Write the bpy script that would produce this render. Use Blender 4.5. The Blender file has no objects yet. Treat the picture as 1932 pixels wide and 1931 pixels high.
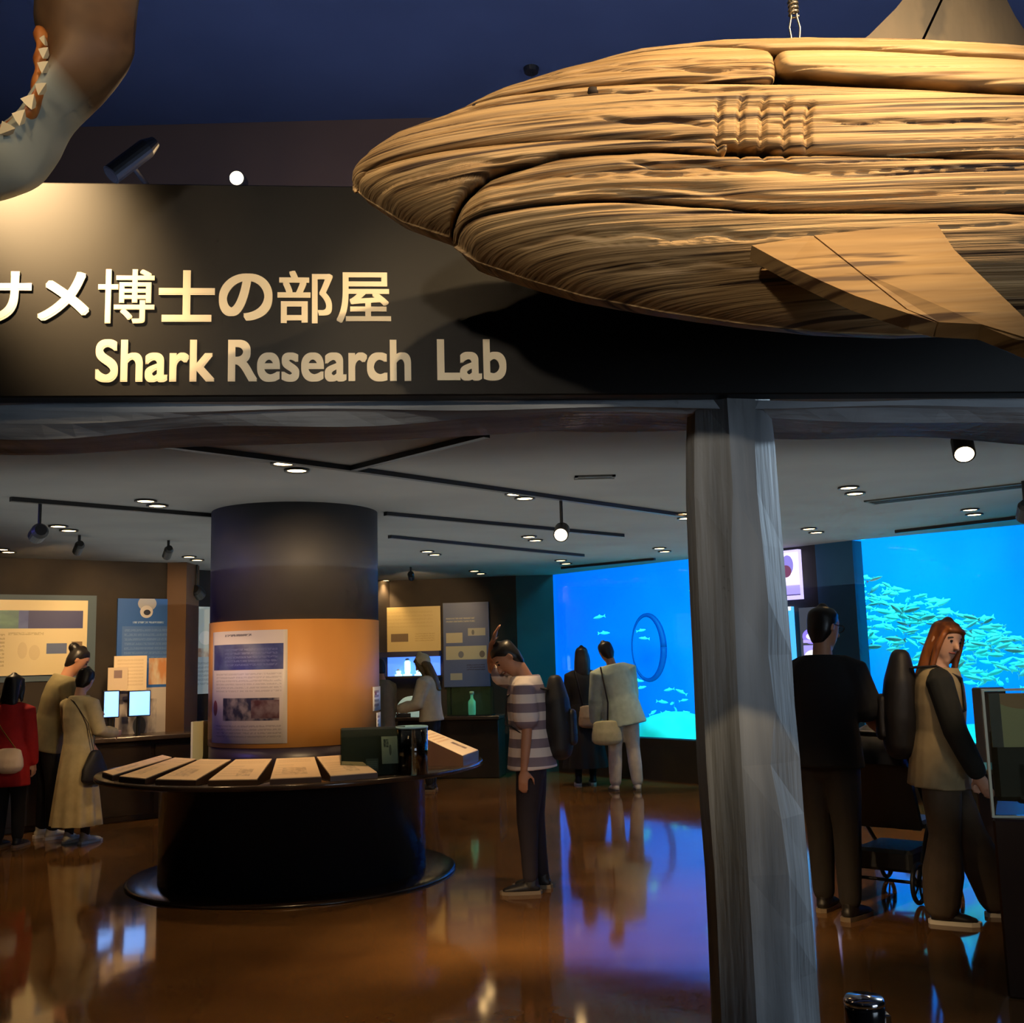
import bpy, math, random
import numpy as np
from mathutils import Vector, Matrix

random.seed(7)
RNG = np.random.default_rng(11)
SC = bpy.context.scene
COL = SC.collection
PI = math.pi

# ------------------------------------------------------------------ camera
FPX, CX, CY = 2000.0, 966.0, 965.5
EYE = Vector((0.0, 0.0, 1.50))
ROT = Matrix.Rotation(PI / 2 + math.radians(8.0), 3, 'X') @ Matrix.Rotation(math.radians(-1.5), 3, 'Z')
cam_d = bpy.data.cameras.new('camera')
cam_d.sensor_width = 36.0
cam_d.lens = FPX / 1932.0 * 36.0
cam_d.clip_start = 0.05
cam_o = bpy.data.objects.new('camera', cam_d)
COL.objects.link(cam_o)
cam_o.matrix_world = Matrix.Translation(EYE) @ ROT.to_4x4()
SC.camera = cam_o

# ------------------------------------------------------------------ world, exposure
wd = bpy.data.worlds.new('dim_hall')
SC.world = wd
wd.use_nodes = True
wd.node_tree.nodes['Background'].inputs[0].default_value = (0.35, 0.45, 0.7, 1)
wd.node_tree.nodes['Background'].inputs[1].default_value = 0.012
SC.view_settings.view_transform = 'Standard'
SC.view_settings.look = 'None'
SC.view_settings.gamma = 1.0
SC.view_settings.exposure = 0.0
SC.view_settings.use_curve_mapping = False
SC.cycles.use_denoising = True
SC.cycles.max_bounces = 4
SC.cycles.diffuse_bounces = 2
SC.cycles.glossy_bounces = 3
SC.cycles.transparent_max_bounces = 8
SC.cycles.use_adaptive_sampling = True
SC.cycles.adaptive_threshold = 0.06
SC.cycles.adaptive_min_samples = 12
SC.cycles.light_sampling_threshold = 0.03
SC.cycles.sample_clamp_indirect = 4.0
SC.cycles.caustics_reflective = False
SC.cycles.caustics_refractive = False

CEIL = 2.66      # exhibit room ceiling
HALL = 4.05      # entrance hall ceiling
BULK = 4.70      # bulkhead between the two


def ray(px, py):
    return ROT @ Vector(((px - CX) / FPX, -(py - CY) / FPX, -1.0))


def at_y(px, py, y):
    d = ray(px, py)
    return EYE + d * (y / d.y)


def at_z(px, py, z):
    d = ray(px, py)
    return EYE + d * ((z - EYE.z) / d.z)


def at_plane(px, py, p, n):
    d = ray(px, py)
    return EYE + d * ((Vector(p) - EYE).dot(n) / d.dot(n))


def S(r, g, b):
    def c(v):
        v /= 255.0
        return v / 12.92 if v <= 0.04045 else ((v + 0.055) / 1.055) ** 2.4
    return (c(r), c(g), c(b))


def area_light(name, loc, target, size, energy, color, size_y=None, spread=None):
    d = bpy.data.lights.new(name, 'AREA')
    d.energy = energy
    d.color = color
    d.size = size
    if size_y:
        d.shape = 'RECTANGLE'
        d.size_y = size_y
    if spread:
        d.spread = spread
    o = bpy.data.objects.new(name, d)
    COL.objects.link(o)
    o.location = loc
    o.rotation_euler = (Vector(target) - Vector(loc)).to_track_quat('-Z', 'Y').to_euler()
    return o


def spot_light(name, loc, target, energy, color, angle, blend=0.5, radius=0.04, parent=None):
    d = bpy.data.lights.new(name, 'SPOT')
    d.energy = energy
    d.color = color
    d.spot_size = math.radians(angle)
    d.spot_blend = blend
    d.shadow_soft_size = radius
    o = bpy.data.objects.new(name, d)
    COL.objects.link(o)
    q = (Vector(target) - Vector(loc)).to_track_quat('-Z', 'Y').to_euler()
    o.rotation_euler = q
    if parent is not None:
        o.parent = parent
        o.location = Vector(loc) - parent.location
    else:
        o.location = loc
    return o


WARM = (1.0, 0.66, 0.32)
BLUE = (0.03, 0.78, 1.0)
# blue cove light behind the sign, washing the high hall ceiling
area_light('cove_light', (0.3, 3.7, 3.0), (0.3, 4.1, 4.0), 4.2, 18.0, (0.40, 0.54, 1.0), 0.25)
# cool unseen fill added right of the visitors to brighten post and beam
area_light('hall_fill', (4.6, -1.6, 1.9), (0.5, 3.2, 1.9), 2.6, 85.0, (0.66, 0.82, 1.0), 2.0)
# unseen upward fill added to brighten the exhibit room and its ceiling
area_light('room_fill', (0.0, 9.3, 2.2), (0.0, 9.3, 3.0), 8.0, 56.0, (0.95, 1.0, 0.92), 6.5)

# ================================================================== helpers
MATS = {}


def mat(name, color=(0.5, 0.5, 0.5), rough=0.6, metal=0.0, emit=None, estr=1.0, alpha=1.0, spec=0.5, coat=0.0):
    if name in MATS:
        return MATS[name]
    m = bpy.data.materials.new(name)
    m.use_nodes = True
    b = m.node_tree.nodes['Principled BSDF']
    b.inputs['Base Color'].default_value = (*color, 1)
    b.inputs['Roughness'].default_value = rough
    b.inputs['Metallic'].default_value = metal
    b.inputs['Specular IOR Level'].default_value = spec
    b.inputs['Coat Weight'].default_value = coat
    if emit:
        b.inputs['Emission Color'].default_value = (*emit, 1)
        b.inputs['Emission Strength'].default_value = estr
    b.inputs['Alpha'].default_value = alpha
    MATS[name] = m
    return m


def noise_mat(name, c1, c2, scale=(8, 8, 8), rough=0.6, lo=0.35, hi=0.65, bump=0.0, bscale=None, metal=0.0, detail=2.0,
              spec=0.5, bdist=0.01):
    """two-tone noise over object coordinates, with optional bump"""
    if name in MATS:
        return MATS[name]
    m = mat(name, c1, rough, metal, spec=spec)
    nt = m.node_tree
    b = nt.nodes['Principled BSDF']
    tc = nt.nodes.new('ShaderNodeTexCoord')
    mp = nt.nodes.new('ShaderNodeMapping')
    mp.inputs['Scale'].default_value = scale
    nt.links.new(tc.outputs['Object'], mp.inputs['Vector'])
    n = nt.nodes.new('ShaderNodeTexNoise')
    n.inputs['Scale'].default_value = 1.0
    n.inputs['Detail'].default_value = detail
    nt.links.new(mp.outputs[0], n.inputs['Vector'])
    cr = nt.nodes.new('ShaderNodeValToRGB')
    cr.color_ramp.elements[0].position = lo
    cr.color_ramp.elements[1].position = hi
    cr.color_ramp.elements[0].color = (*c1, 1)
    cr.color_ramp.elements[1].color = (*c2, 1)
    nt.links.new(n.outputs['Fac'], cr.inputs[0])
    nt.links.new(cr.outputs[0], b.inputs['Base Color'])
    if bump:
        n2 = n
        if bscale:
            mp2 = nt.nodes.new('ShaderNodeMapping')
            mp2.inputs['Scale'].default_value = bscale
            nt.links.new(tc.outputs['Object'], mp2.inputs['Vector'])
            n2 = nt.nodes.new('ShaderNodeTexNoise')
            n2.inputs['Scale'].default_value = 1.0
            n2.inputs['Detail'].default_value = 2.0
            nt.links.new(mp2.outputs[0], n2.inputs['Vector'])
        bp = nt.nodes.new('ShaderNodeBump')
        bp.inputs['Strength'].default_value = bump
        bp.inputs['Distance'].default_value = bdist
        nt.links.new(n2.outputs['Fac'], bp.inputs['Height'])
        nt.links.new(bp.outputs[0], b.inputs['Normal'])
    return m


def print_mat(name, base, items, rough=0.45, estr=0.0):
    """flat print: rectangles / lines / ellipses / photo blotches in UV space, v from the top"""
    if name in MATS:
        return MATS[name]
    m = mat(name, base, rough)
    nt = m.node_tree
    b = nt.nodes['Principled BSDF']
    tc = nt.nodes.new('ShaderNodeTexCoord')
    sp = nt.nodes.new('ShaderNodeSeparateXYZ')
    nt.links.new(tc.outputs['UV'], sp.inputs[0])
    U = sp.outputs[0]
    inv = nt.nodes.new('ShaderNodeMath')
    inv.operation = 'SUBTRACT'
    inv.inputs[0].default_value = 1.0
    nt.links.new(sp.outputs[1], inv.inputs[1])
    V = inv.outputs[0]

    def mth(op, a, c):
        n = nt.nodes.new('ShaderNodeMath')
        n.operation = op
        for i, x in enumerate((a, c)):
            if isinstance(x, (int, float)):
                n.inputs[i].default_value = x
            else:
                nt.links.new(x, n.inputs[i])
        return n.outputs[0]
    rgb = nt.nodes.new('ShaderNodeRGB')
    rgb.outputs[0].default_value = (*base, 1)
    cur = rgb.outputs[0]
    for it in items:
        kind, u0, v0, u1, v1, c = it[:6]
        if kind == 'ell':
            du = mth('DIVIDE', mth('SUBTRACT', U, (u0 + u1) / 2), (u1 - u0) / 2)
            dv = mth('DIVIDE', mth('SUBTRACT', V, (v0 + v1) / 2), (v1 - v0) / 2)
            k = mth('LESS_THAN', mth('ADD', mth('MULTIPLY', du, du), mth('MULTIPLY', dv, dv)), 1.0)
        else:
            k = mth('MULTIPLY', mth('MULTIPLY', mth('GREATER_THAN', U, u0), mth('LESS_THAN', U, u1)),
                    mth('MULTIPLY', mth('GREATER_THAN', V, v0), mth('LESS_THAN', V, v1)))
        col_in = None
        if kind == 'lines':                       # rows of unreadable small print
            rows = it[6]
            fr = mth('FRACT', mth('MULTIPLY', mth('SUBTRACT', V, v0), rows / (v1 - v0)), 0.0)
            k = mth('MULTIPLY', k, mth('LESS_THAN', fr, 0.55))
            n = nt.nodes.new('ShaderNodeTexNoise')
            n.inputs['Scale'].default_value = 60.0
            nt.links.new(tc.outputs['UV'], n.inputs['Vector'])
            k = mth('MULTIPLY', k, mth('GREATER_THAN', n.outputs['Fac'], 0.44))
        if kind == 'photo':
            n = nt.nodes.new('ShaderNodeTexNoise')
            n.inputs['Scale'].default_value = it[7] if len(it) > 7 else 7.0
            n.inputs['Detail'].default_value = 3.0
            nt.links.new(tc.outputs['UV'], n.inputs['Vector'])
            cr = nt.nodes.new('ShaderNodeValToRGB')
            cr.color_ramp.elements[0].position = 0.4
            cr.color_ramp.elements[1].position = 0.62
            cr.color_ramp.elements[0].color = (*c, 1)
            cr.color_ramp.elements[1].color = (*it[6], 1)
            nt.links.new(n.outputs['Fac'], cr.inputs[0])
            col_in = cr.outputs[0]
        mx = nt.nodes.new('ShaderNodeMixRGB')
        nt.links.new(k, mx.inputs[0])
        nt.links.new(cur, mx.inputs[1])
        if col_in is not None:
            nt.links.new(col_in, mx.inputs[2])
        else:
            mx.inputs[2].default_value = (*c, 1)
        cur = mx.outputs[0]
    nt.links.new(cur, b.inputs['Base Color'])
    if estr:
        nt.links.new(cur, b.inputs['Emission Color'])
        b.inputs['Emission Strength'].default_value = estr
    return m


def glass_mat(name, tint, fac=0.15, rough=0.02):
    """thin clear sheet: mostly see-through, a little mirror"""
    if name in MATS:
        return MATS[name]
    m = bpy.data.materials.new(name)
    m.use_nodes = True
    nt = m.node_tree
    nt.nodes.clear()
    out = nt.nodes.new('ShaderNodeOutputMaterial')
    tr = nt.nodes.new('ShaderNodeBsdfTransparent')
    tr.inputs[0].default_value = (*tint, 1)
    gl = nt.nodes.new('ShaderNodeBsdfGlossy')
    gl.inputs['Roughness'].default_value = rough
    fr = nt.nodes.new('ShaderNodeFresnel')
    fr.inputs[0].default_value = 1.35
    mlt = nt.nodes.new('ShaderNodeMath')
    mlt.operation = 'MULTIPLY'
    mlt.inputs[1].default_value = fac / 0.15
    mlt.use_clamp = True
    nt.links.new(fr.outputs[0], mlt.inputs[0])
    mx = nt.nodes.new('ShaderNodeMixShader')
    nt.links.new(mlt.outputs[0], mx.inputs[0])
    nt.links.new(tr.outputs[0], mx.inputs[1])
    nt.links.new(gl.outputs[0], mx.inputs[2])
    nt.links.new(mx.outputs[0], out.inputs[0])
    MATS[name] = m
    return m


def mesh(name, verts, faces, smooth=False, uvs=None):
    me = bpy.data.meshes.new(name)
    me.from_pydata([tuple(v) for v in verts], [], [tuple(f) for f in faces])
    if uvs is not None:
        ul = me.uv_layers.new(name='UVMap')
        for p in me.polygons:
            for li in p.loop_indices:
                ul.data[li].uv = uvs[me.loops[li].vertex_index]
    if smooth:
        me.polygons.foreach_set('use_smooth', [True] * len(me.polygons))
    me.update()
    return me


def obj(name, me, m=None, parent=None, loc=(0, 0, 0), rot=None):
    if isinstance(me, tuple):
        me = mesh(name, me[0], me[1], me[2] if len(me) > 2 else False, me[3] if len(me) > 3 else None)
    o = bpy.data.objects.new(name, me)
    COL.objects.link(o)
    if m is not None and not me.materials:
        me.materials.append(m)
    o.parent = parent
    o.location = loc
    if rot:
        o.rotation_euler = rot
    return o


def tag(o, label=None, cat=None, group=None, kind=None):
    if label:
        o['label'] = label
    if cat:
        o['category'] = cat
    if group:
        o['group'] = group
    if kind:
        o['kind'] = kind
    return o


def thing(name, label, cat, loc=(0, 0, 0), rz=0.0, group=None):
    o = bpy.data.objects.new(name, None)
    o.empty_display_size = 0.1
    COL.objects.link(o)
    o.location = loc
    o.rotation_euler = (0, 0, rz)
    return tag(o, label, cat, group)


def copy_tree(o, parent=None):
    c = o.copy()
    COL.objects.link(c)
    c.parent = parent
    for ch in list(o.children):
        copy_tree(ch, c)
    return c


def join(*geos):
    V, F = [], []
    for g in geos:
        n = len(V)
        V += list(g[0])
        F += [tuple(i + n for i in f) for f in g[1]]
    return V, F


def box(x0, x1, y0, y1, z0, z1, bev=0.0):
    if bev <= 0:
        V = [(x, y, z) for x in (x0, x1) for y in (y0, y1) for z in (z0, z1)]
        F = [(0, 1, 3, 2), (4, 6, 7, 5), (0, 4, 5, 1), (2, 3, 7, 6), (0, 2, 6, 4), (1, 5, 7, 3)]
        return V, F
    # chamfered in plan and top
    b = min(bev, (x1 - x0) / 2.2, (y1 - y0) / 2.2, (z1 - z0) / 2.2)
    ring = [(x0 + b, y0), (x1 - b, y0), (x1, y0 + b), (x1, y1 - b), (x1 - b, y1), (x0 + b, y1), (x0, y1 - b), (x0, y0 + b)]
    ins = [(x0 + b, y0 + b), (x1 - b, y0 + b), (x1 - b, y0 + b), (x1 - b, y1 - b), (x1 - b, y1 - b), (x0 + b, y1 - b),
           (x0 + b, y1 - b), (x0 + b, y0 + b)]
    V, F = [], []
    for pts, z in ((ins, z0), (ring, z0 + b), (ring, z1 - b), (ins, z1)):
        V += [(p[0], p[1], z) for p in pts]
    for k in range(3):
        for i in range(8):
            j = (i + 1) % 8
            F.append((k * 8 + i, k * 8 + j, k * 8 + 8 + j, k * 8 + 8 + i))
    F.append(tuple(range(7, -1, -1)))
    F.append(tuple(24 + i for i in range(8)))
    return V, F


def lathe(prof, n=48, c=(0, 0), a0=0.0, a1=2 * PI):
    """prof: list of (r, z); closed round z"""
    full = abs(a1 - a0 - 2 * PI) < 1e-6
    V, F = [], []
    m = n if full else n + 1
    for r, z in prof:
        for i in range(m):
            a = a0 + (a1 - a0) * i / n
            V.append((c[0] + r * math.cos(a), c[1] + r * math.sin(a), z))
    for k in range(len(prof) - 1):
        for i in range(n):
            j = (i + 1) % m if full else i + 1
            F.append((k * m + i, k * m + j, (k + 1) * m + j, (k + 1) * m + i))
    if full:
        if prof[0][0] > 1e-5:
            F.append(tuple(range(m - 1, -1, -1)))
        if prof[-1][0] > 1e-5:
            F.append(tuple((len(prof) - 1) * m + i for i in range(m)))
    return V, F


def tube(pts, radii, n=12, side=None, cap=True):
    """swept closed tube; radii float or (along side, across)"""
    P = [Vector(p) for p in pts]
    if isinstance(radii, (int, float)):
        radii = [radii] * len(P)
    R = [(r, r) if isinstance(r, (int, float)) else r for r in radii]
    if cap:   # rounded ends
        d0 = (P[0] - P[1]).normalized()
        d1 = (P[-1] - P[-2]).normalized()
        k0, k1 = min(R[0]), min(R[-1])
        P = [P[0] + d0 * k0 * 0.8, P[0] + d0 * k0 * 0.5] + P + [P[-1] + d1 * k1 * 0.5, P[-1] + d1 * k1 * 0.8]
        R = [(R[0][0] * 0.45, R[0][1] * 0.45), (R[0][0] * 0.82, R[0][1] * 0.82)] + R + \
            [(R[-1][0] * 0.82, R[-1][1] * 0.82), (R[-1][0] * 0.45, R[-1][1] * 0.45)]
    V, F = [], []
    s = Vector(side) if side is not None else None
    for i, p in enumerate(P):
        t = (P[min(i + 1, len(P) - 1)] - P[max(i - 1, 0)]).normalized()
        if s is None:
            s = t.orthogonal()
        e1 = (s - t * s.dot(t))
        if e1.length < 1e-6:
            e1 = t.orthogonal()
        e1.normalize()
        e2 = t.cross(e1)
        if side is None:
            s = e1
        for k in range(n):
            a = 2 * PI * k / n
            V.append(tuple(p + e1 * (R[i][0] * math.cos(a)) + e2 * (R[i][1] * math.sin(a))))
    for i in range(len(P) - 1):
        for k in range(n):
            j = (k + 1) % n
            F.append((i * n + k, i * n + j, (i + 1) * n + j, (i + 1) * n + k))
    F.append(tuple(range(n - 1, -1, -1)))
    F.append(tuple((len(P) - 1) * n + k for k in range(n)))
    return V, F


def ball(c, rx, ry=None, rz=None, n=14, m=9):
    ry = rx if ry is None else ry
    rz = rx if rz is None else rz
    V, F = [(c[0], c[1], c[2] - rz)], []
    for i in range(1, m):
        th = -PI / 2 + PI * i / m
        for k in range(n):
            a = 2 * PI * k / n
            V.append((c[0] + rx * math.cos(th) * math.cos(a), c[1] + ry * math.cos(th) * math.sin(a), c[2] + rz * math.sin(th)))
    V.append((c[0], c[1], c[2] + rz))
    for k in range(n):
        F.append((0, 1 + (k + 1) % n, 1 + k))
        F.append((len(V) - 1, len(V) - 1 - n + k, len(V) - 1 - n + (k + 1) % n))
    for i in range(m - 2):
        for k in range(n):
            j = (k + 1) % n
            F.append((1 + i * n + k, 1 + i * n + j, 1 + (i + 1) * n + j, 1 + (i + 1) * n + k))
    return V, F


def extrude_poly(pts, thick, axis):
    """closed polygon (list of Vectors) extruded by axis*thick"""
    ax = Vector(axis) * thick
    n = len(pts)
    V = [tuple(Vector(p)) for p in pts] + [tuple(Vector(p) + ax) for p in pts]
    F = [tuple(range(n)), tuple(range(2 * n - 1, n - 1, -1))]
    for i in range(n):
        j = (i + 1) % n
        F.append((i, i + n, j + n, j))
    return V, F


def quad_uv(p00, p10, p11, p01, thick=0.0, back=None):
    """board: front quad with UV (p00 low left ... p01 top left); thickness along `back`"""
    V = [Vector(p) for p in (p00, p10, p11, p01)]
    uv = [(0, 0), (1, 0), (1, 1), (0, 1)]
    F = [(0, 1, 2, 3)]
    if thick:
        b = Vector(back) * thick
        V += [v + b for v in V]
        uv = uv + [(0, 0), (1, 0), (1, 1), (0, 1)]
        F += [(7, 6, 5, 4), (0, 4, 5, 1), (1, 5, 6, 2), (2, 6, 7, 3), (3, 7, 4, 0)]
    return [tuple(v) for v in V], F, False, uv


def local(geo, root):
    V = [tuple(Vector(v) - root.location) for v in geo[0]]
    return (V,) + tuple(geo[1:])


def blob(name, geos, m, parent, voxel=0.012, smooth=4, sub=None):
    """fuse closed shapes into one continuous skin (voxel remesh + smoothing)"""
    V, F = join(*geos)
    me = mesh(name, V, F)
    o = bpy.data.objects.new(name, me)
    COL.objects.link(o)
    md = o.modifiers.new('fuse', 'REMESH')
    md.mode = 'VOXEL'
    md.voxel_size = voxel
    sm = o.modifiers.new('soft', 'SMOOTH')
    sm.iterations = smooth
    sm.factor = 0.5
    dg = bpy.context.evaluated_depsgraph_get()
    new = bpy.data.meshes.new_from_object(o.evaluated_get(dg))
    o.modifiers.clear()
    o.data = new
    bpy.data.meshes.remove(me)
    new.name = name
    new.polygons.foreach_set('use_smooth', [True] * len(new.polygons))
    new.materials.clear()
    new.materials.append(m)
    o.parent = parent
    return o


# value noise for carved relief
def vnoise(x, y, seed=0):
    r = np.random.default_rng(seed).random((64, 64))
    xi = np.floor(x).astype(int)
    yi = np.floor(y).astype(int)
    fx = x - xi
    fy = y - yi
    fx = fx * fx * (3 - 2 * fx)
    fy = fy * fy * (3 - 2 * fy)
    a = r[xi % 64, yi % 64]
    b = r[(xi + 1) % 64, yi % 64]
    c = r[xi % 64, (yi + 1) % 64]
    d = r[(xi + 1) % 64, (yi + 1) % 64]
    return (a * (1 - fx) + b * fx) * (1 - fy) + (c * (1 - fx) + d * fx) * fy



# ================================================================== THE SETTING
M_WALL = noise_mat('dark_brown_wall', S(38, 29, 20), S(48, 38, 26), (3, 3, 3), 0.75)
M_BLACK_WALL = mat('black_wall', S(24, 22, 24), 0.7)
M_TEAL = noise_mat('teal_paint', S(14, 84, 92), S(18, 94, 104), (2, 2, 2), 0.55)
M_NAVY = noise_mat('navy_paint', S(12, 70, 104), S(16, 78, 112), (2, 2, 2), 0.55)
M_CEIL = noise_mat('grey_ceiling', S(136, 136, 136), S(144, 144, 143), (1.5, 1.5, 1.5), 0.9)
M_HALL = noise_mat('dark_hall_ceiling', S(58, 66, 88), S(64, 72, 94), (2, 2, 2), 0.9)
M_BULK = noise_mat('brown_bulkhead', S(92, 66, 50), S(100, 72, 54), (2, 2, 2), 0.9)


def floor_material():
    m = mat('polished_floor', S(104, 66, 34), 0.075, spec=0.6)
    nt = m.node_tree
    b = nt.nodes['Principled BSDF']
    tc = nt.nodes.new('ShaderNodeTexCoord')
    n = nt.nodes.new('ShaderNodeTexNoise')
    n.inputs['Scale'].default_value = 0.8
    n.inputs['Detail'].default_value = 5.0
    nt.links.new(tc.outputs['Object'], n.inputs['Vector'])
    cr = nt.nodes.new('ShaderNodeValToRGB')
    cr.color_ramp.elements[0].position = 0.35
    cr.color_ramp.elements[1].position = 0.68
    cr.color_ramp.elements[0].color = (*S(92, 62, 34), 1)
    cr.color_ramp.elements[1].color = (*S(126, 88, 48), 1)
    nt.links.new(n.outputs['Fac'], cr.inputs[0])
    nt.links.new(cr.outputs[0], b.inputs['Base Color'])
    n2 = nt.nodes.new('ShaderNodeTexNoise')
    n2.inputs['Scale'].default_value = 1.7
    n2.inputs['Detail'].default_value = 2.0
    nt.links.new(tc.outputs['Object'], n2.inputs['Vector'])
    bp = nt.nodes.new('ShaderNodeBump')
    bp.inputs['Strength'].default_value = 0.06
    bp.inputs['Distance'].default_value = 0.02
    nt.links.new(n2.outputs['Fac'], bp.inputs['Height'])
    nt.links.new(bp.outputs[0], b.inputs['Normal'])
    return m


M_FLOOR = floor_material()


def structure(name, geo, m):
    return tag(obj(name, geo, m), kind='structure')


T1L = at_z(1043, 1085, CEIL).xy
T1M = at_z(1300, 1055, CEIL).xy
T2L = at_z(1607, 1020, CEIL).xy
T2R = at_z(1932, 990, CEIL).xy
LW1 = at_z(358, 1052, CEIL + .07).xy
LW0 = at_z(0, 1039, CEIL + .07).xy
BW0 = at_z(735, 1096, CEIL).xy
BW1 = at_z(920, 1087, CEIL).xy


def v2(x, y):
    return Vector((x, y))


d1 = (T1M - T1L).normalized()


def on_line(px, a, b, py=1240):
    """where the sight line through px meets the wall line a-b (plan)"""
    r = ray(px, py).xy
    e = b - a
    den = r.x * e.y - r.y * e.x
    t = (a.x * e.y - a.y * e.x) / den
    return r * t


T1R = on_line(1447, T1L, T2L)            # right jamb of the first tank (behind the post)
PIL0 = on_line(1551, T1L, T2L)           # navy jamb begins
TEAL0 = on_line(977, T1L, T1L + v2(-1, 0.0))
d2 = (T2R - T2L).normalized()
T2E = T2R + d2 * 3.6
LWS = LW1 + (LW0 - LW1).normalized() * 6.0
SILL = 0.50
RB0 = LW1 + v2(-0.75, 0.05)


def wall_seg(name, a, b, z0, z1, m, th=0.18):
    a, b = Vector(a), Vector(b)
    e = (b - a).normalized()
    n = Vector((-e.y, e.x))
    if n.dot((a + b) / 2) < 0:
        n = -n
    c, d = b + n * th, a + n * th
    V = [(p.x, p.y, z) for z in (z0, z1) for p in (a, b, c, d)]
    F = [(0, 1, 5, 4), (1, 2, 6, 5), (2, 3, 7, 6), (3, 0, 4, 7), (3, 2, 1, 0), (4, 5, 6, 7)]
    return structure(name, (V, F), m)


structure('floor', box(-12, 12, -4.2, 19, -0.12, 0.0), M_FLOOR)
PLAN = [v2(-12, BULK), v2(12, BULK), v2(12, T2E.y), T2E, T2L, T1L, TEAL0, BW0, RB0, LW1 + v2(-.3, .3), LWS, v2(-12, LWS.y)]
structure('ceiling', extrude_poly([Vector((p.x, p.y, CEIL)) for p in PLAN], 0.12, (0, 0, 1)), M_CEIL)
structure('ceiling_hall', box(-12, 12, -4.2, BULK + 0.12, HALL, HALL + 0.12), M_HALL)
structure('wall_bulkhead', box(-12, 12, BULK, BULK + 0.12, CEIL + 0.12, HALL), M_BULK)
wall_seg('wall_left', LWS, LW1, 0, CEIL, M_WALL)
wall_seg('wall_recess', RB0, BW0, 0, CEIL, M_WALL)
wall_seg('wall_back', BW0, TEAL0, 0, CEIL, M_WALL)
wall_seg('wall_teal_jamb', TEAL0, T1L, 0, CEIL, M_TEAL)
wall_seg('wall_under_first_tank', T1L, T1R, 0, SILL, M_WALL)
wall_seg('wall_between_tanks', T1R, PIL0, 0, CEIL, M_BLACK_WALL)
wall_seg('wall_navy_jamb', PIL0, T2L, 0, CEIL, M_NAVY)
wall_seg('wall_under_second_tank', T2L, T2E, 0, SILL + 0.08, M_WALL)
wall_seg('wall_right', T2E, v2(9.5, -4.2), 0, HALL, M_WALL)
wall_seg('wall_far_left', v2(-9.5, -4.2), LWS, 0, HALL, M_WALL)
structure('wall_entrance', box(-9.7, 9.7, -4.3, -4.2, 0, HALL), M_WALL)
# brown pilaster at the end of the left wall and skirtings
structure('trim_1', box(LW1.x - 0.19, LW1.x + 0.02, LW1.y - 0.17, LW1.y + 0.3, 0, CEIL), noise_mat(
    'brown_pilaster', S(92, 64, 40), S(104, 74, 48), (2, 2, 2), 0.7))

# ------------------------------------------------------------------ the two fish tanks
M_TANKWALL = noise_mat('blue_tank_wall', S(0, 122, 238), S(0, 148, 250), (0.5, 0.5, 0.35), 0.9)
M_SAND = noise_mat('tank_sand', S(150, 250, 225), S(120, 235, 215), (3, 3, 3), 0.95)
M_PANE = glass_mat('acrylic_pane', (0.94, 0.98, 1.0), 0.05)


def window(n, a, b, sill):
    a, b = Vector(a), Vector(b)
    e = (b - a).normalized()
    q = Vector((-e.y, e.x)) * (0.05 if Vector((-e.y, e.x)).dot(a) > 0 else -0.05)
    V = [(p.x, p.y, z) for p, z in ((a, sill), (b, sill), (b, CEIL), (a, CEIL))]
    V += [(p.x + q.x, p.y + q.y, z) for p, z in ((a, sill), (b, sill), (b, CEIL), (a, CEIL))]
    return structure('window_%d' % n, (V, [(0, 1, 2, 3), (7, 6, 5, 4), (0, 4, 5, 1), (1, 5, 6, 2), (2, 6, 7, 3), (3, 7, 4, 0)]), M_PANE)


window(1, T1L, T1R, SILL)
window(2, T2L, T2E, SILL + 0.08)

# one water body behind both windows
TANK = thing('aquarium_tank', 'huge bright blue fish tank behind the two windows', 'aquarium', (4.6, 13.2, 0))
LT = Vector(TANK.location)
FRONT = [T1L + d1 * 0.02, T1M, T2L, T2R, T2E]
BACK = [v2(0.2, 20.2), v2(2.0, 19.6), v2(4.2, 18.2), v2(6.2, 16.4), v2(8.0, 14.2), v2(9.6, 11.6), v2(10.3, 8.6)]
TOPZ = CEIL + 1.3


def smooth_line(pts, n):
    out = []
    k = len(pts) - 1
    for i in range(n + 1):
        t = i / n * k
        j = min(int(t), k - 1)
        f = t - j
        p0, p1, p2, p3 = pts[max(j - 1, 0)], pts[j], pts[j + 1], pts[min(j + 2, k)]
        out.append(0.5 * ((2 * p1) + (p2 - p0) * f + (2 * p0 - 5 * p1 + 4 * p2 - p3) * f * f + (3 * p1 - p0 - 3 * p2 + p3) * f ** 3))
    return out


bl = [v2(-0.35, 15.75)] + smooth_line(BACK, 36) + [T2E + v2(0.25, 0.1)]
V, F = [], []
for p in bl:
    V += [(p.x - LT.x, p.y - LT.y, 0.0), (p.x - LT.x, p.y - LT.y, TOPZ)]
for i in range(len(bl) - 1):
    F.append((2 * i, 2 * i + 1, 2 * i + 3, 2 * i + 2))
obj('back_wall', (V, F, True), M_TANKWALL, TANK)
fl = smooth_line([T1L + v2(-0.9, 0.35), T1L + v2(0.16, .14), T1M + v2(0.16, .14), T2L + v2(.15, .16), T2R + v2(.14, .16), T2E + v2(.14, .16)], 40)
bs = smooth_line([bl[0]] + BACK, 40)
V, F = [], []
for i in range(41):
    for j in range(9):
        p = fl[i].lerp(bs[i], j / 8)
        V.append((p.x - LT.x, p.y - LT.y, SILL - 0.18 + 0.07 * math.sin(p.x * 2.1) * math.cos(p.y * 1.7) + 0.10 * j / 8))
for i in range(40):
    for j in range(8):
        F.append((i * 9 + j, (i + 1) * 9 + j, (i + 1) * 9 + j + 1, i * 9 + j + 1))
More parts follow.
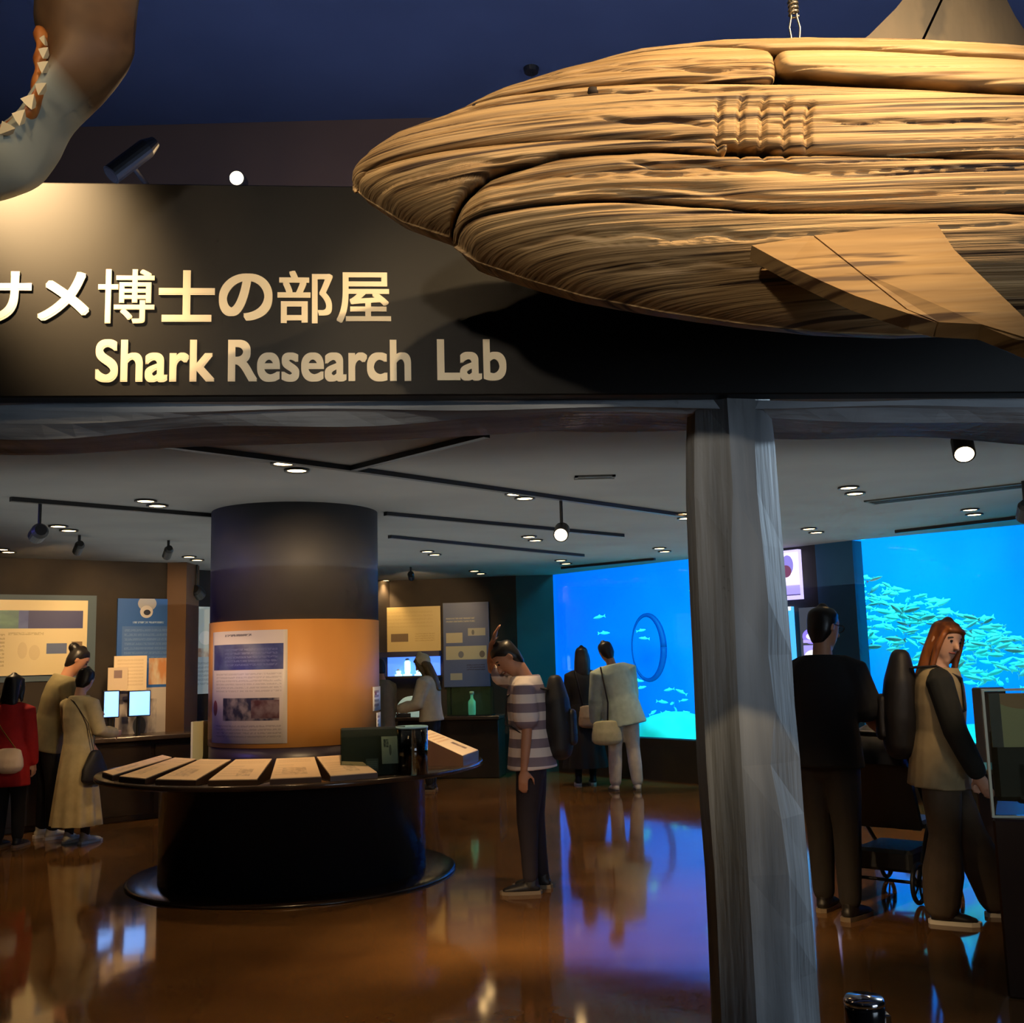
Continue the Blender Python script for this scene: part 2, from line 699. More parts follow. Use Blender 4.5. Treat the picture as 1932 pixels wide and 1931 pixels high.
obj('sand_bed', (V, F, True), M_SAND, TANK)
for x, y, tx, ty, en, sz in ((1.7, 15.0, 2.6, 18.5, 150, 1.6), (3.1, 13.2, 4.6, 17.0, 160, 1.6), (4.9, 11.3, 6.4, 15.0, 240, 1.6), (6.2, 10.1, 8.4, 13.0, 75, 1.6), (7.4, 8.9, 9.8, 11.0, 60, 1.4)):
    area_light('tank_lamp', (x, y, TOPZ - 0.1), (tx, ty, 1.2), sz, en, BLUE, sz * 0.5)

# ================================================================== ENTRANCE SIGN
SA = math.radians(5.0)
SE = Vector((math.cos(SA), math.sin(SA), 0))
SN = Vector((math.sin(SA), -math.cos(SA), 0))          # towards the visitor
SP0 = at_y(0, 750, 2.95)
SZ0 = SP0.z
SZ1 = at_plane(350, 347, SP0, SN).z


def on_sign(px, py):
    p = at_plane(px, py, SP0, SN)
    return (p - SP0).dot(SE), p.z


SIGN = thing('entrance_sign', 'long dark overhead sign board with cream lettering behind the wooden shark', 'sign',
             (SP0.x + 1.6 * SE.x, SP0.y + 1.6 * SE.y, SZ0), SA)
M_BOARD = noise_mat('sign_board', S(15, 13, 11), S(18, 16, 13), (4, 4, 4), 0.5, spec=.25)
obj('board', box(-3.6, 4.2, 0.0, 0.07, 0.0, SZ1 - SZ0, 0.004), M_BOARD, SIGN)
M_LETTER = mat('cream_letter', S(240, 226, 196), 0.6)


def letter(txt, px0, py0, px1, py1, bold, name='letter'):
    """raised character fitted to its box on the board"""
    u0, zt = on_sign(px0, py0)
    u1, zb = on_sign(px1, py1)
    zt = (zt + on_sign(px1, py0)[1]) / 2
    zb = (zb + on_sign(px0, py1)[1]) / 2
    cd = bpy.data.curves.new('glyph', 'FONT')
    cd.body = txt
    cd.size = 1.0
    cd.extrude = 0.03
    t = bpy.data.objects.new('glyph', cd)
    COL.objects.link(t)
    dg = bpy.context.evaluated_depsgraph_get()
    me = bpy.data.meshes.new_from_object(t.evaluated_get(dg))
    bpy.data.objects.remove(t)
    co = np.empty(len(me.vertices) * 3)
    me.vertices.foreach_get('co', co)
    co = co.reshape(-1, 3)
    # heavy weight: the outline thickened by shifted copies
    nv = len(co)
    polys = [tuple(p.vertices) for p in me.polygons]
    allc, allf = [], []
    for k, (ox, oy) in enumerate(((-1, -1), (0, -1), (1, -1), (1, 0), (1, 1), (0, 1), (-1, 1), (-1, 0), (0, 0))):
        sh_ = np.array([bold * ox, bold * oy, 0.0012 * k])
        allf += [tuple(i + k * nv for i in f) for f in polys]
        allc.append(co + sh_)
    bpy.data.meshes.remove(me)
    co = np.concatenate(allc)
    me = mesh('glyph', co.tolist(), allf)
    mn, mx = co.min(0), co.max(0)
    q = np.empty_like(co)
    q[:, 0] = (co[:, 0] - mn[0]) / (mx[0] - mn[0]) * (u1 - u0) + u0 - 1.6
    q[:, 2] = (co[:, 1] - mn[1]) / (mx[1] - mn[1]) * (zt - zb) + zb - SZ0
    q[:, 1] = -0.003 - (co[:, 2] - mn[2]) / (mx[2] - mn[2]) * 0.004 + 0.003
    me.vertices.foreach_set('co', q.ravel())
    me.update()
    me.materials.clear()
    me.materials.append(M_LETTER)
    return obj(name, me, None, SIGN)


for ch, a, b, c, d, bo in (('サ', -46, 513, 58, 607, .024), ('メ', 74, 514, 168, 606, .024), ('博', 187, 509, 291, 611, .010),
                           ('士', 301, 511, 405, 608, .024), ('の', 414, 517, 514, 606, .024), ('部', 524, 512, 628, 611, .014),
                           ('屋', 635, 515, 738, 610, .013)):
    letter(ch, a, b, c, d, bo)
for wd_, a, b, c, d in (('Shark', 182, 641, 405, 722), ('Research', 431, 642, 776, 721), ('Lab', 824, 641, 956, 719)):
    letter(wd_, a, b, c, d, .022, 'lettering')

# ------------------------------------------------------------------ driftwood beam and post under the sign
M_DRIFT = noise_mat('grey_driftwood', S(92, 96, 100), S(146, 150, 154), (9, 9, 1.2), 0.7, 0.3, 0.7, 0.5, (40, 40, 3))
M_DRIFTB = noise_mat('grey_driftwood_beam', S(112, 118, 124), S(176, 180, 184), (1.6, 9, 9), 0.7, 0.3, 0.7, 0.4, (3, 40, 40))
BEAM = thing('timber_beam', 'weathered grey timber beam running under the dark sign', 'beam', (0, 3.34, SZ0 - .1), SA)
V, F = [], []
N = 90
for i in range(N + 1):
    x = -3.8 + 8.0 * i / N
    zb = 0.045 + 0.018 * math.sin(x * 1.9 + 1) + 0.010 * math.sin(x * 5.3)
    zb += 0.022 * math.exp(-((x - 0.3) / .9) ** 2) - .02
    zb += .012
    ring = [(-0.17, zb + .03), (-0.12, zb), (0.18, zb + 0.01), (0.24, zb + .04), (0.24, .098), (-0.185, .098), (-0.19, .075)]
    for k, (y, z) in enumerate(ring):
        w = 0.006 * math.sin(x * 7 + k * 2.0)
        V.append((x, y + w, z + w))
for i in range(N):
    for k in range(7):
        j = (k + 1) % 7
        F.append((i * 7 + k, i * 7 + j, i * 7 + 7 + j, i * 7 + 7 + k))
F += [tuple(range(6, -1, -1)), tuple(N * 7 + k for k in range(7))]
obj('log', (V, F), M_DRIFTB, BEAM)

PY = 3.31
pb = at_y(1445, 1931, PY)
POST = thing('timber_post', 'rough hewn grey timber post holding up the sign beam', 'post', (pb.x + 0.05, PY, 0))
# hewn facets: image edges of the facets at several heights (left edge, ridge lines, right edge)
rows = [(754, 1300, 1372, 1424, 1452), (840, 1296, 1378, 1424, 1462), (940, 1296, 1384, 1428, 1470), (1040, 1300, 1381, 1436, 1478),
        (1140, 1304, 1386, 1446, 1486), (1240, 1309, 1390, 1448, 1494), (1340, 1313, 1394, 1462, 1500), (1440, 1317, 1400, 1452, 1510),
        (1540, 1324, 1406, 1470, 1517), (1640, 1332, 1412, 1484, 1525), (1740, 1337, 1418, 1489, 1533), (1840, 1341, 1424, 1491, 1541),
        (1931, 1345, 1428, 1492, 1548), (2120, 1352, 1436, 1498, 1560)]
V, F = [], []
for r, (py, a, b, c, d) in enumerate(rows):
    pl = at_y(a, py, PY)
    pr = at_y(d, py, PY)
    z = pl.z if r < len(rows) - 1 else 0.0
    w = pr.x - pl.x
    xb = at_y(b, py, PY - .11).x
    xc = at_y(c, py, PY - .09).x
    ring = [(pl.x, PY + .02), (pl.x + .05 * w, PY - .055), (xb - .004, PY - .125), (xc, PY - .105 + .012 * math.sin(r * 1.3)),
            (pr.x, PY + .0), (pr.x - .03, PY + .12), (pl.x + .6 * w, PY + .17), (pl.x + .12 * w, PY + .13)]
    V += [(x - POST.location.x, y - PY, z) for x, y in ring]
for r in range(len(rows) - 1):
    for k in range(8):
        j = (k + 1) % 8
        F.append((r * 8 + k, r * 8 + 8 + k, r * 8 + 8 + j, r * 8 + j))
F += [tuple(range(8)), tuple((len(rows) - 1) * 8 + k for k in range(7, -1, -1))]
obj('log', (V, F), M_DRIFT, POST)

# ================================================================== WOODEN SHARK
SY = 2.42
SHARK = thing('wooden_shark', 'big carved wooden shark of weathered planks hanging in front of the sign', 'shark sculpture',
              at_y(1500, 640, SY))


def shark_wood(name, c1, c2, c3, sc):
    m = noise_mat(name, c1, c2, sc, 0.62, 0.32, 0.66, 0.6, (sc[0] * 2.4, 6, sc[2] * 3.2), bdist=0.006)
    nt = m.node_tree
    b = nt.nodes['Principled BSDF']
    src = b.inputs['Base Color'].links[0].from_socket
    tc = nt.nodes['Texture Coordinate']
    mp = nt.nodes.new('ShaderNodeMapping')
    mp.inputs['Scale'].default_value = (sc[0] * .9, 3, sc[2] * 1.3)
    mp.inputs['Location'].default_value = (3.1, 0, 1.7)
    nt.links.new(tc.outputs['Object'], mp.inputs['Vector'])
    n = nt.nodes.new('ShaderNodeTexNoise')
    n.inputs['Scale'].default_value = 1.0
    n.inputs['Detail'].default_value = 3
    nt.links.new(mp.outputs[0], n.inputs['Vector'])
    cr = nt.nodes.new('ShaderNodeValToRGB')
    cr.color_ramp.elements[0].position = 0.37
    cr.color_ramp.elements[1].position = 0.46
    cr.color_ramp.elements[0].color = (1, 1, 1, 1)
    cr.color_ramp.elements[1].color = (0, 0, 0, 1)
    nt.links.new(n.outputs['Fac'], cr.inputs[0])
    mx = nt.nodes.new('ShaderNodeMixRGB')
    nt.links.new(cr.outputs[0], mx.inputs[0])
    nt.links.new(src, mx.inputs[1])
    mx.inputs[2].default_value = (*c3, 1)
    nt.links.new(mx.outputs[0], b.inputs['Base Color'])
    return m


M_PLANK = shark_wood('weathered_plank', S(132, 104, 68), S(184, 152, 106), S(56, 36, 18), (1.5, 3, 85))
M_PLANKS = shark_wood('smooth_plank', S(146, 118, 80), S(180, 152, 108), S(92, 64, 36), (1.6, 3, 26))
M_FIN = shark_wood('fin_plank', S(122, 94, 58), S(148, 118, 76), S(70, 46, 24), (10, 3, 10))
for n_ in M_FIN.node_tree.nodes:
    if n_.type == 'MAPPING':
        n_.inputs['Rotation'].default_value = (0, math.radians(-38), 0)
        n_.inputs['Scale'].default_value = (3.0, 3, 42)
M_DARKFIN = shark_wood('dorsal_plank', S(66, 55, 40), S(84, 70, 52), S(44, 34, 24), (10, 3, 4))
M_CORE = mat('dark_wood_core', S(40, 28, 18), 0.9)

TOPL = [(664, 345), (668, 328), (682, 312), (705, 296), (760, 265), (850, 240), (950, 190), (1060, 155), (1200, 118), (1350, 100),
        (1500, 95), (1700, 97), (1850, 107), (1932, 116), (2300, 170), (2700, 262), (2960, 318)]
BOTL = [(664, 345), (670, 358), (690, 376), (760, 420), (850, 452), (900, 495), (1000, 530), (1100, 560), (1250, 590), (1400, 612), (1550, 628),
        (1700, 634), (1932, 626), (2300, 560), (2700, 430), (2960, 372)]


def ip(line, x):
    return np.interp(x, [p[0] for p in line], [p[1] for p in line])


def to_world(px, py):
    """arrays of picture positions on the shark's own mid plane"""
    R = np.array(ROT)
    d = np.stack([(px - CX) / FPX, -(py - CY) / FPX, -np.ones_like(px)], -1) @ R.T
    t = SY / d[..., 1]
    return d[..., 0] * t, EYE.z + d[..., 2] * t


def half_depth(px):
    # half thickness of the body along its length
    s = np.clip((px - 664) / 620.0, 0, 1)
    h = 0.27 * np.sqrt(np.clip(1 - (1 - s) ** 2, 0, 1))
    tail = np.clip((2960 - px) / 1000.0, 0.12, 1)
    return h * np.minimum(1, tail)


GILLS = [(1322, 1318, 288, 392), (1362, 1354, 280, 400), (1400, 1391, 282, 402), (1440, 1430, 286, 402), (1478, 1466, 294, 392)]


def plank(up, lo, m, jaw=False, seed=0, rough=1.0, ends=(1, 1), nt_=44, name='plank', cracks=()):
    x0, x1 = max(up[0][0], lo[0][0]), min(up[-1][0], lo[-1][0])
    L = x1 - x0
    ns = max(30, int(L / 4.2))
    s = np.linspace(0, 1, ns)
    # denser sampling at rounded ends
    s = s - 0.10 * np.sin(2 * PI * s) / (2 * PI) * 2
    px = x0 + s * L
    u, l = ip(up, px), ip(lo, px)
    t = np.linspace(0, 1, nt_)
    t = 0.5 - 0.5 * np.cos(PI * (0.06 + 0.88 * t))
    t = (t - t[0]) / (t[-1] - t[0])
    # rounded ends of a plank that stops inside the body
    shrink = np.ones(ns)
    rr = 26.0
    if ends[0] == 2:
        k = np.clip((px - x0) / rr, 0, 1)
        shrink *= 0.55 + 0.45 * np.sqrt(1 - (1 - k) ** 2)
    if ends[1] == 2:
        k = np.clip((x1 - px) / rr, 0, 1)
        shrink *= 0.62 + 0.38 * np.sqrt(1 - (1 - k) ** 2)
    mid = (u + l) / 2
    u2, l2 = mid + (u - mid) * shrink, mid + (l - mid) * shrink
    PXg = np.repeat(px[:, None], nt_, 1)
    PYg = l2[:, None] + (u2 - l2)[:, None] * t[None, :]
    X, Z = to_world(PXg, PYg)
    T, B = ip(TOPL, px)[:, None], ip(BOTL, px)[:, None]
    if not jaw:   # upper head: bottom of the upper jaw bounds the section in front of the mouth corner
        UJ = ip([(664, 345), (690, 376), (760, 420), (850, 450), (1050, 560)], px)[:, None]
        B = np.where(PXg < 1050, np.minimum(B, np.maximum(UJ, 0)), B)
    rel = np.clip((2 * PYg - T - B) / np.maximum(B - T, 1), -1, 1)
    H = half_depth(PXg)
    if jaw:
        k = np.clip((PXg - 855) / 330.0, 0, 1)
        H = H * (0.78 + 0.22 * (1 - (1 - k) ** 2)) * np.where(PXg < 1200, np.sqrt(np.clip(1 - (1 - np.clip((PXg - 853) / 80.0, 0, 1)) ** 2, 0, 1)), 1)
        JT = ip([(855, 459), (860, 444), (874, 426), (900, 409), (930, 398), (1000, 389), (1040, 383), (1300, 386), (2960, 386)], PXg)
        JB = ip(BOTL, np.maximum(PXg, 857))
        k2 = np.clip((PXg - 855) / 420.0, 0, 1)
        Te = (JT - 0.12 * (JB - JT)) * (1 - k2) + ip(TOPL, PXg) * k2
        rel = np.clip((2 * PYg - Te - JB) / np.maximum(JB - Te, 1), -1, 1)
    D = H * np.clip(1 - np.abs(rel) ** 2.3, 0, 1) ** 0.55
    # rounded plank edges and carved grain
    hgt = np.abs(u2 - l2)[:, None] * 0.00122
    e = np.minimum(t, 1 - t)[None, :] * hgt
    bev = np.minimum(0.016, hgt * 0.3)
    k = np.clip(1 - e / np.maximum(bev, 1e-5), 0, 1)
    D = D - 0.022 * bev / 0.016 * (1 - np.sqrt(np.clip(1 - k * k, 0, 1)))
    es = np.minimum(np.abs(PXg - x0), np.abs(x1 - PXg)) * 0.00122
    ke = np.clip(1 - es / 0.02, 0, 1)
    if ends[0] == 2 or ends[1] == 2:
        onside = ((PXg - x0 < L / 2) & (ends[0] == 2)) | ((PXg - x0 >= L / 2) & (ends[1] == 2))
        D = D - np.where(onside, 0.03 * (1 - np.sqrt(np.clip(1 - ke * ke, 0, 1))), 0)
    wob = 0.45 * vnoise(X * 3, Z * 6, seed + 5)
    g1 = vnoise(X * 1.8 + seed, Z * 80 + wob * 2, seed)
    g2 = vnoise(X * 3.0, Z * 190 + wob * 3, seed + 1)
    g3 = vnoise(X * 0.9 + 3, Z * 30 + wob, seed + 2)
    split = np.exp(-((g3 - 0.5) / 0.045) ** 2) * np.clip((vnoise(X * 2.3, Z * 14, seed + 9) - .35) * 3, 0, 1)
    g4 = vnoise(X * 1.3 + 9, Z * 48 + wob, seed + 3)
    split2 = np.exp(-((g4 - 0.5) / 0.05) ** 2) * np.clip((vnoise(X * 3.3 + 5, Z * 18, seed + 10) - .45) * 3, 0, 1)
    D = D - rough * (0.004 * g1 + 0.0028 * g2 + 0.014 * split + 0.009 * split2)
    for cx0, cy0, cx1, cy1, w, dep in cracks:
        cyc = cy0 + (cy1 - cy0) * (PXg - cx0) / (cx1 - cx0) + 3 * np.sin(PXg * 0.05 + seed)
        inside = np.clip(np.minimum(PXg - cx0, cx1 - PXg) / 40.0, 0, 1)
        D = D - dep * inside * np.exp(-((PYg - cyc) / w) ** 2)
    # gill cuts
    for gx0, gx1, gy0, gy1 in GILLS:
        f = np.clip((PYg - gy0) / (gy1 - gy0), -0.2, 1.2)
        gx = gx0 + (gx1 - gx0) * (1 - (2 * f - 1) ** 2) * 0.9 + (f * -4)
        D = D - 0.017 * np.exp(-((PXg - gx) / 4.0) ** 2) * np.clip(np.minimum(f, 1 - f) * 8, 0, 1)
    D = np.maximum(D, 0.004)
    O = SHARK.location
    Yf = SY - D - O.y
    Yb = SY - np.maximum(D - 0.06, 0.0) - O.y
    n = ns * nt_
    Vf = np.stack([X - O.x, Yf, Z - O.z], -1).reshape(-1, 3)
    Vb = np.stack([X - O.x, Yb, Z - O.z], -1).reshape(-1, 3)
    V = np.concatenate([Vf, Vb])
    F = []
    idx = np.arange(n).reshape(ns, nt_)
    a, b_, c, d = idx[:-1, :-1], idx[1:, :-1], idx[1:, 1:], idx[:-1, 1:]
    q = np.stack([a, b_, c, d], -1).reshape(-1, 4)
    F = [tuple(r) for r in q.tolist()] + [tuple(r) for r in (q[:, ::-1] + n).tolist()]
    loop = list(idx[:, 0]) + list(idx[-1, 1:]) + list(idx[-2::-1, -1]) + list(idx[0, -2:0:-1])
    loop = [int(v) for v in loop]
    for i in range(len(loop)):
        j = (i + 1) % len(loop)
        F.append((loop[i], loop[i] + n, loop[j] + n, loop[j]))
    me = mesh(name, V.tolist(), F, True)
    o = obj(name, me, m, SHARK)
    # the same plank on the far flank
    o2 = obj(name, me, m, SHARK)
    o2.scale = (1, -1, 1)
    o2.location = (0, 2 * (SY - O.y), 0)
    return o


G = 3   # half a joint, in picture units
J12 = [(990, 182), (1060, 168), (1150, 162), (1200, 160), (1290, 152), (1420, 172), (1560, 170), (1700, 182), (1932, 198), (2300, 240), (2900, 325)]
J24 = [(868, 244), (900, 247), (1000, 251), (1100, 251), (1425, 256), (1700, 268), (1932, 282), (2300, 300), (2900, 336)]
J34 = [(1425, 228), (1500, 240), (1600, 250), (1700, 258), (1932, 274), (2300, 295), (2900, 334)]
J45 = [(672, 362), (700, 349), (860, 349), (1020, 353), (1200, 362), (1300, 368), (1480, 384), (1640, 388), (1932, 393), (2300, 375), (2900, 350)]
JMO = [(1046, 380), (1200, 379), (1300, 384), (1380, 388), (1500, 390)]
J67 = [(856, 464), (880, 456), (1000, 453), (1150, 456), (1300, 464), (1410, 474), (1600, 476), (1800, 476), (1932, 482), (2300, 440), (2900, 362)]


def sh(line, d):
    return [(x, y + d) for x, y in line]


def cut(line, x0, x1):
    xs = [x0] + [p[0] for p in line if x0 < p[0] < x1] + [x1]
    return [(x, float(ip(line, x))) for x in xs]


plank(cut(TOPL, 995, 2900), cut(sh(J12, -G), 995, 2900), M_PLANKS, seed=3, rough=.55, cracks=[(1420, 118, 1932, 152, 3, .010), (1560, 140, 1900, 155, 3, .01)])
plank([(850, 241), (868, 233), (950, 192), (990, 184)] + cut(sh(J12, G), 995, 1423), cut(sh(J24, -G), 850, 1423), M_PLANK, seed=5,
      ends=(1, 2), cracks=[(1000, 222, 1423, 232, 3.5, .012), (980, 205, 1400, 212, 3, .010)])
plank(cut(sh(J12, G + 3), 1428, 2900), cut(sh(J34, -G), 1428, 2900), M_PLANKS, seed=8, rough=.35, ends=(2, 1))
plank(cut(TOPL, 666, 850) + cut(sh(J24, G), 868, 2900), cut(sh(J45, -1.5), 666, 2900), M_PLANK, seed=12, nt_=60,
      cracks=[(860, 272, 1400, 276, 3, .012), (1380, 335, 1932, 335, 3, .008), (1100, 325, 1330, 338, 3.5, .014)])
plank(cut(sh(J45, 1.5), 668, 1330), [(668, 356), (690, 376), (760, 420), (850, 450), (858, 436), (885, 412), (930, 393), (1010, 387), (1040, 380)]
      + cut(sh(JMO, -2), 1046, 1330), M_PLANK, seed=17, cracks=[(800, 380, 1000, 380, 3, .008)])
plank([(855, 459), (860, 444), (874, 426), (900, 409), (930, 398), (1000, 389), (1040, 383)] + cut(sh(JMO, 2), 1046, 1330)
      + cut(sh(J45, 2), 1480, 2900), cut(sh(J67, -2), 855, 2900), M_PLANK, jaw=True, seed=22,
      cracks=[(930, 415, 1300, 420, 3, .012), (1150, 402, 1480, 412, 3.5, .014)])
plank(cut(sh(J67, 3), 857, 2900), [(857, 468), (880, 484), (900, 495)] + cut(BOTL, 901, 2900), M_PLANK, jaw=True, seed=27, nt_=60, rough=.8,
      cracks=[(960, 500, 1420, 512, 3.5, .012), (1180, 540, 1500, 556, 3, .008)])
# dark core that closes the joints
V, F = [], []
xs = np.linspace(690, 2880, 60)
for x in xs:
    T, B = float(ip(TOPL, x)), float(ip(BOTL, x)) if x > 1080 else min(float(ip(BOTL, x)), 372 if x > 870 else 1e9)
    h = float(half_depth(np.array([x]))[0]) - 0.075
    h = max(h, 0.01)
    m_, hh = (T + B) / 2, (B - T) / 2 * 0.82
    for k in range(16):
        a = 2 * PI * k / 16
        X, Z = to_world(np.array([x]), np.array([m_ - hh * math.sin(a)]))
        V.append((X[0] - SHARK.location.x, -h * abs(math.cos(a)) ** .9 * (1 if math.cos(a) > 0 else -1), Z[0] - SHARK.location.z))
for i in range(len(xs) - 1):
    for k in range(16):
        j = (k + 1) % 16
        F.append((i * 16 + k, i * 16 + j, i * 16 + 16 + j, i * 16 + 16 + k))
F += [tuple(range(15, -1, -1)), tuple((len(xs) - 1) * 16 + k for k in range(16))]
obj('core', (V, F, True), M_CORE, SHARK)
# knots that serve as eyes
for kx, ky in ((1106, 266), (905, 266)):
    X, Z = to_world(np.array([float(kx)]), np.array([float(ky)]))
    rel = (2 * ky - ip(TOPL, kx) - ip(BOTL, kx)) / (ip(BOTL, kx) - ip(TOPL, kx))
    dd = float(half_depth(np.array([float(kx)]))[0] * (1 - abs(rel) ** 2.3) ** .55)
    obj('eye', ball((X[0] - SHARK.location.x, -dd + .012, Z[0] - SHARK.location.z), .014, .010, .010, 12, 8) + (True,), mat('dark_knot', S(34, 20, 12), .8), SHARK)


def fin_piece(pts, m, thick, back, name='fin_plank', seed=0):
    """thick board between picture points with their own depth: (px, py, y)"""
    P = [at_y(px, py, y) - SHARK.location for px, py, y in pts]
    return obj(name, extrude_poly(P, thick, back), m, SHARK)


# pectoral fin: a thick plate of three boards that stands out from the flank
yb, yt = SY - .255, SY - .47
fin_piece([(1418, 463, yb), (1533, 445, yb), (1618, 512, yb - .07), (1709, 584, yb - .14), (1768, 609, yb - .165), (1721, 594, yb - .16), (1613, 558, yb - .12), (1547, 529, yb - .08), (1486, 500, yb - .04)],
          M_FIN, .034, (0, 0.75, -0.66))
fin_piece([(1536, 444, yb), (1766, 420, yb), (1800, 471, yb - .05), (1902, 570, yb - .15), (1990, 655, yb - .25), (1945, 640, yb - .25), (1852, 612, yb - .20), (1772, 608, yb - .165), (1713, 584, yb - .14), (1622, 512, yb - .07)],
          M_FIN, .034, (0, 0.75, -0.66))
fin_piece([(1855, 616, yb - .20), (1945, 644, yb - .25), (1993, 660, yb - .255), (2010, 680, yb - .27), (1915, 640, yb - .235)],
          M_FIN, .03, (0, 0.75, -0.66))
# dorsal fin: two boards
dy = SY - .03
fin_piece([(1598, 97, dy), (1640, 66, dy), (1690, 16, dy), (1735, -40, dy), (1762, -70, dy), (1800, -78, dy), (1774, 0, dy), (1728, 98, dy)],
          M_DARKFIN, .06, (0, 1, 0), 'dorsal_plank')
fin_piece([(1733, 99, dy), (1779, 0, dy), (1805, -79, dy), (1860, -60, dy), (1890, -20, dy), (1915, 30, dy), (1945, 75, dy), (1985, 118, dy)],
          M_DARKFIN, .06, (0, 1, 0), 'dorsal_plank')
# tail
fin_piece([(2860, 330, dy), (2950, 250, dy), (3120, 60, dy), (3160, 70, dy), (3080, 330, dy), (3130, 520, dy), (3100, 530, dy), (2960, 400, dy), (2860, 360, dy)],
          M_DARKFIN, .07, (0, 1, 0), 'tail_plank')

# hanging cable of twisted steel wire
M_WIRE = mat('steel_wire', S(200, 190, 170), .3, .9)
hp = at_y(1507, 96, SY - .02)
for i_, hx in enumerate((0.0, 1.25)):
    HANG = thing('hanging_cable', 'twisted steel cable holding the wooden shark just left of its back fin' if i_ == 0
                 else 'twisted steel cable holding the tail end of the wooden shark', 'cable', (hp.x + hx, SY, hp.z - (.0 if i_ == 0 else .16)))
    zz = lambda py: at_y(1507, py, SY).z - hp.z
    top = HALL - HANG.location.z
    ew = 0.0025
    for sgn in (-1, 1):
        obj('loop_wire', tube([(0, 0, -.02), (sgn * .010, 0, zz(72)), (sgn * .013, 0, zz(52)), (sgn * .007, 0, zz(32)), (sgn * .004, 0, top)], ew, 8) + (True,), M_WIRE, HANG)
    hel = [(.011 * math.cos(k * .9), .011 * math.sin(k * .9), zz(30) + k * .0016) for k in range(44)]
    obj('wire_binding', tube(hel, .0032, 8) + (True,), M_WIRE, HANG)

# ------------------------------------------------------------------ open shark jaw at the top left
JY = 2.40
JAW = thing('shark_head_model', 'hanging shark head model with open toothed mouth at the upper left', 'shark model', at_y(90, 200, JY))
JL = JAW.location


def jaw_mat():
    m = noise_mat('shark_skin', S(92, 66, 42), S(116, 86, 56), (9, 9, 9), .6)
    nt = m.node_tree
    b = nt.nodes['Principled BSDF']
    src = b.inputs['Base Color'].links[0].from_socket
    tc = nt.nodes['Texture Coordinate']
    sp = nt.nodes.new('ShaderNodeSeparateXYZ')
    nt.links.new(tc.outputs['Object'], sp.inputs[0])
    ad = nt.nodes.new('ShaderNodeMath')
    ad.operation = 'MULTIPLY_ADD'
    nt.links.new(sp.outputs[0], ad.inputs[0])
    ad.inputs[1].default_value = 1.1
    nt.links.new(sp.outputs[2], ad.inputs[2])
    mr = nt.nodes.new('ShaderNodeMapRange')
    mr.inputs[1].default_value = 0.05
    mr.inputs[2].default_value = 0.13
    nt.links.new(ad.outputs[0], mr.inputs[0])
    mx = nt.nodes.new('ShaderNodeMixRGB')
    nt.links.new(mr.outputs[0], mx.inputs[0])
    mx.inputs[1].default_value = (*S(176, 178, 160), 1)
    nt.links.new(src, mx.inputs[2])
    nt.links.new(mx.outputs[0], b.inputs['Base Color'])
    return m


lip = [(86, -60), (84, 0), (82, 60), (95, 100), (99, 146), (88, 198), (62, 230), (28, 252), (0, 275), (-40, 292)]
out = [(268, -60), (256, 0), (250, 60), (243, 108), (196, 160), (110, 222), (84, 285), (52, 340), (0, 362), (-40, 372)]
V, F = [], []
NB = 11


def cat(pts, n):
    return smooth_line([Vector(p) for p in pts], n)


lipS, outS = cat(lip, 44), cat(out, 44)
for a, b in zip(lipS, outS):
    for k in range(NB):
        f = k / (NB - 1)
        q = a.lerp(b, f)
        bulge = 0.10 * math.sin(PI * min(1, f * .85 + .15)) ** .8
        V.append(tuple(at_y(q.x, q.y, JY) - JL + Vector((0, -bulge, 0))))
    for k in range(NB - 1, -1, -1):
        f = k / (NB - 1)
        q = a.lerp(b, f)
        bulge = 0.10 * math.sin(PI * min(1, f * .85 + .15)) ** .8
        V.append(tuple(at_y(q.x, q.y, JY) - JL + Vector((0, bulge + .02, 0))))
W = 2 * NB
for i in range(len(lipS) - 1):
    for k in range(W):
        j = (k + 1) % W
        F.append((i * W + k, i * W + j, i * W + W + j, i * W + W + k))
F += [tuple(range(W - 1, -1, -1)), tuple((len(lipS) - 1) * W + k for k in range(W))]
obj('head_skin', (V, F, True), jaw_mat(), JAW)
gum = [(78, 62), (80, 90), (78, 120), (76, 150), (68, 190), (48, 218), (18, 245), (-12, 270)]
gp = [at_y(q.x, q.y, JY - .075) - JL for q in cat(gum, 30)]
obj('gum', tube(gp, [(.014 + .004 * math.sin(i), .024) for i in range(len(gp))], 10, (1, 0, 0)) + (True,), noise_mat('orange_gum', S(176, 96, 40), S(206, 128, 60), (30, 30, 30), .4), JAW)
M_TOOTH = mat('ivory_tooth', S(236, 216, 170), .35)
teeth = [(84, 76, 74, 72, 12), (86, 100, 72, 92, 14), (85, 127, 70, 118, 15), (80, 168, 66, 158, 16), (62, 192, 38, 186, 18), (42, 222, 22, 214, 19), (14, 248, 4, 228, 18)]
for bx, by, tx, ty, w in teeth:
    b0 = at_y(bx, by, JY - .115) - JL
    tp = at_y(tx, ty, JY - .125) - JL
    d = (tp - b0)
    side = Vector((-d.z, 0, d.x)).normalized() * (w * .0011)
    back = Vector((0, .016, 0))
    V = [b0 - side, b0 + side, b0 + side * .3 + back, b0 - side * .3 + back, tp, b0.lerp(tp, .45) - side * .62, b0.lerp(tp, .45) + side * .62]
    obj('tooth', ([tuple(v) for v in V], [(0, 5, 6, 1), (5, 4, 6), (1, 6, 2), (6, 4, 2), (0, 3, 5), (5, 3, 4), (4, 3, 2), (0, 1, 2, 3)]), M_TOOTH, JAW)
obj('hanging_rod', tube([at_y(150, -30, JY) - JL, Vector((at_y(150, -30, JY).x - JL.x, 0, HALL - JL.z))], .008, 10) + (True,), M_WIRE, JAW)

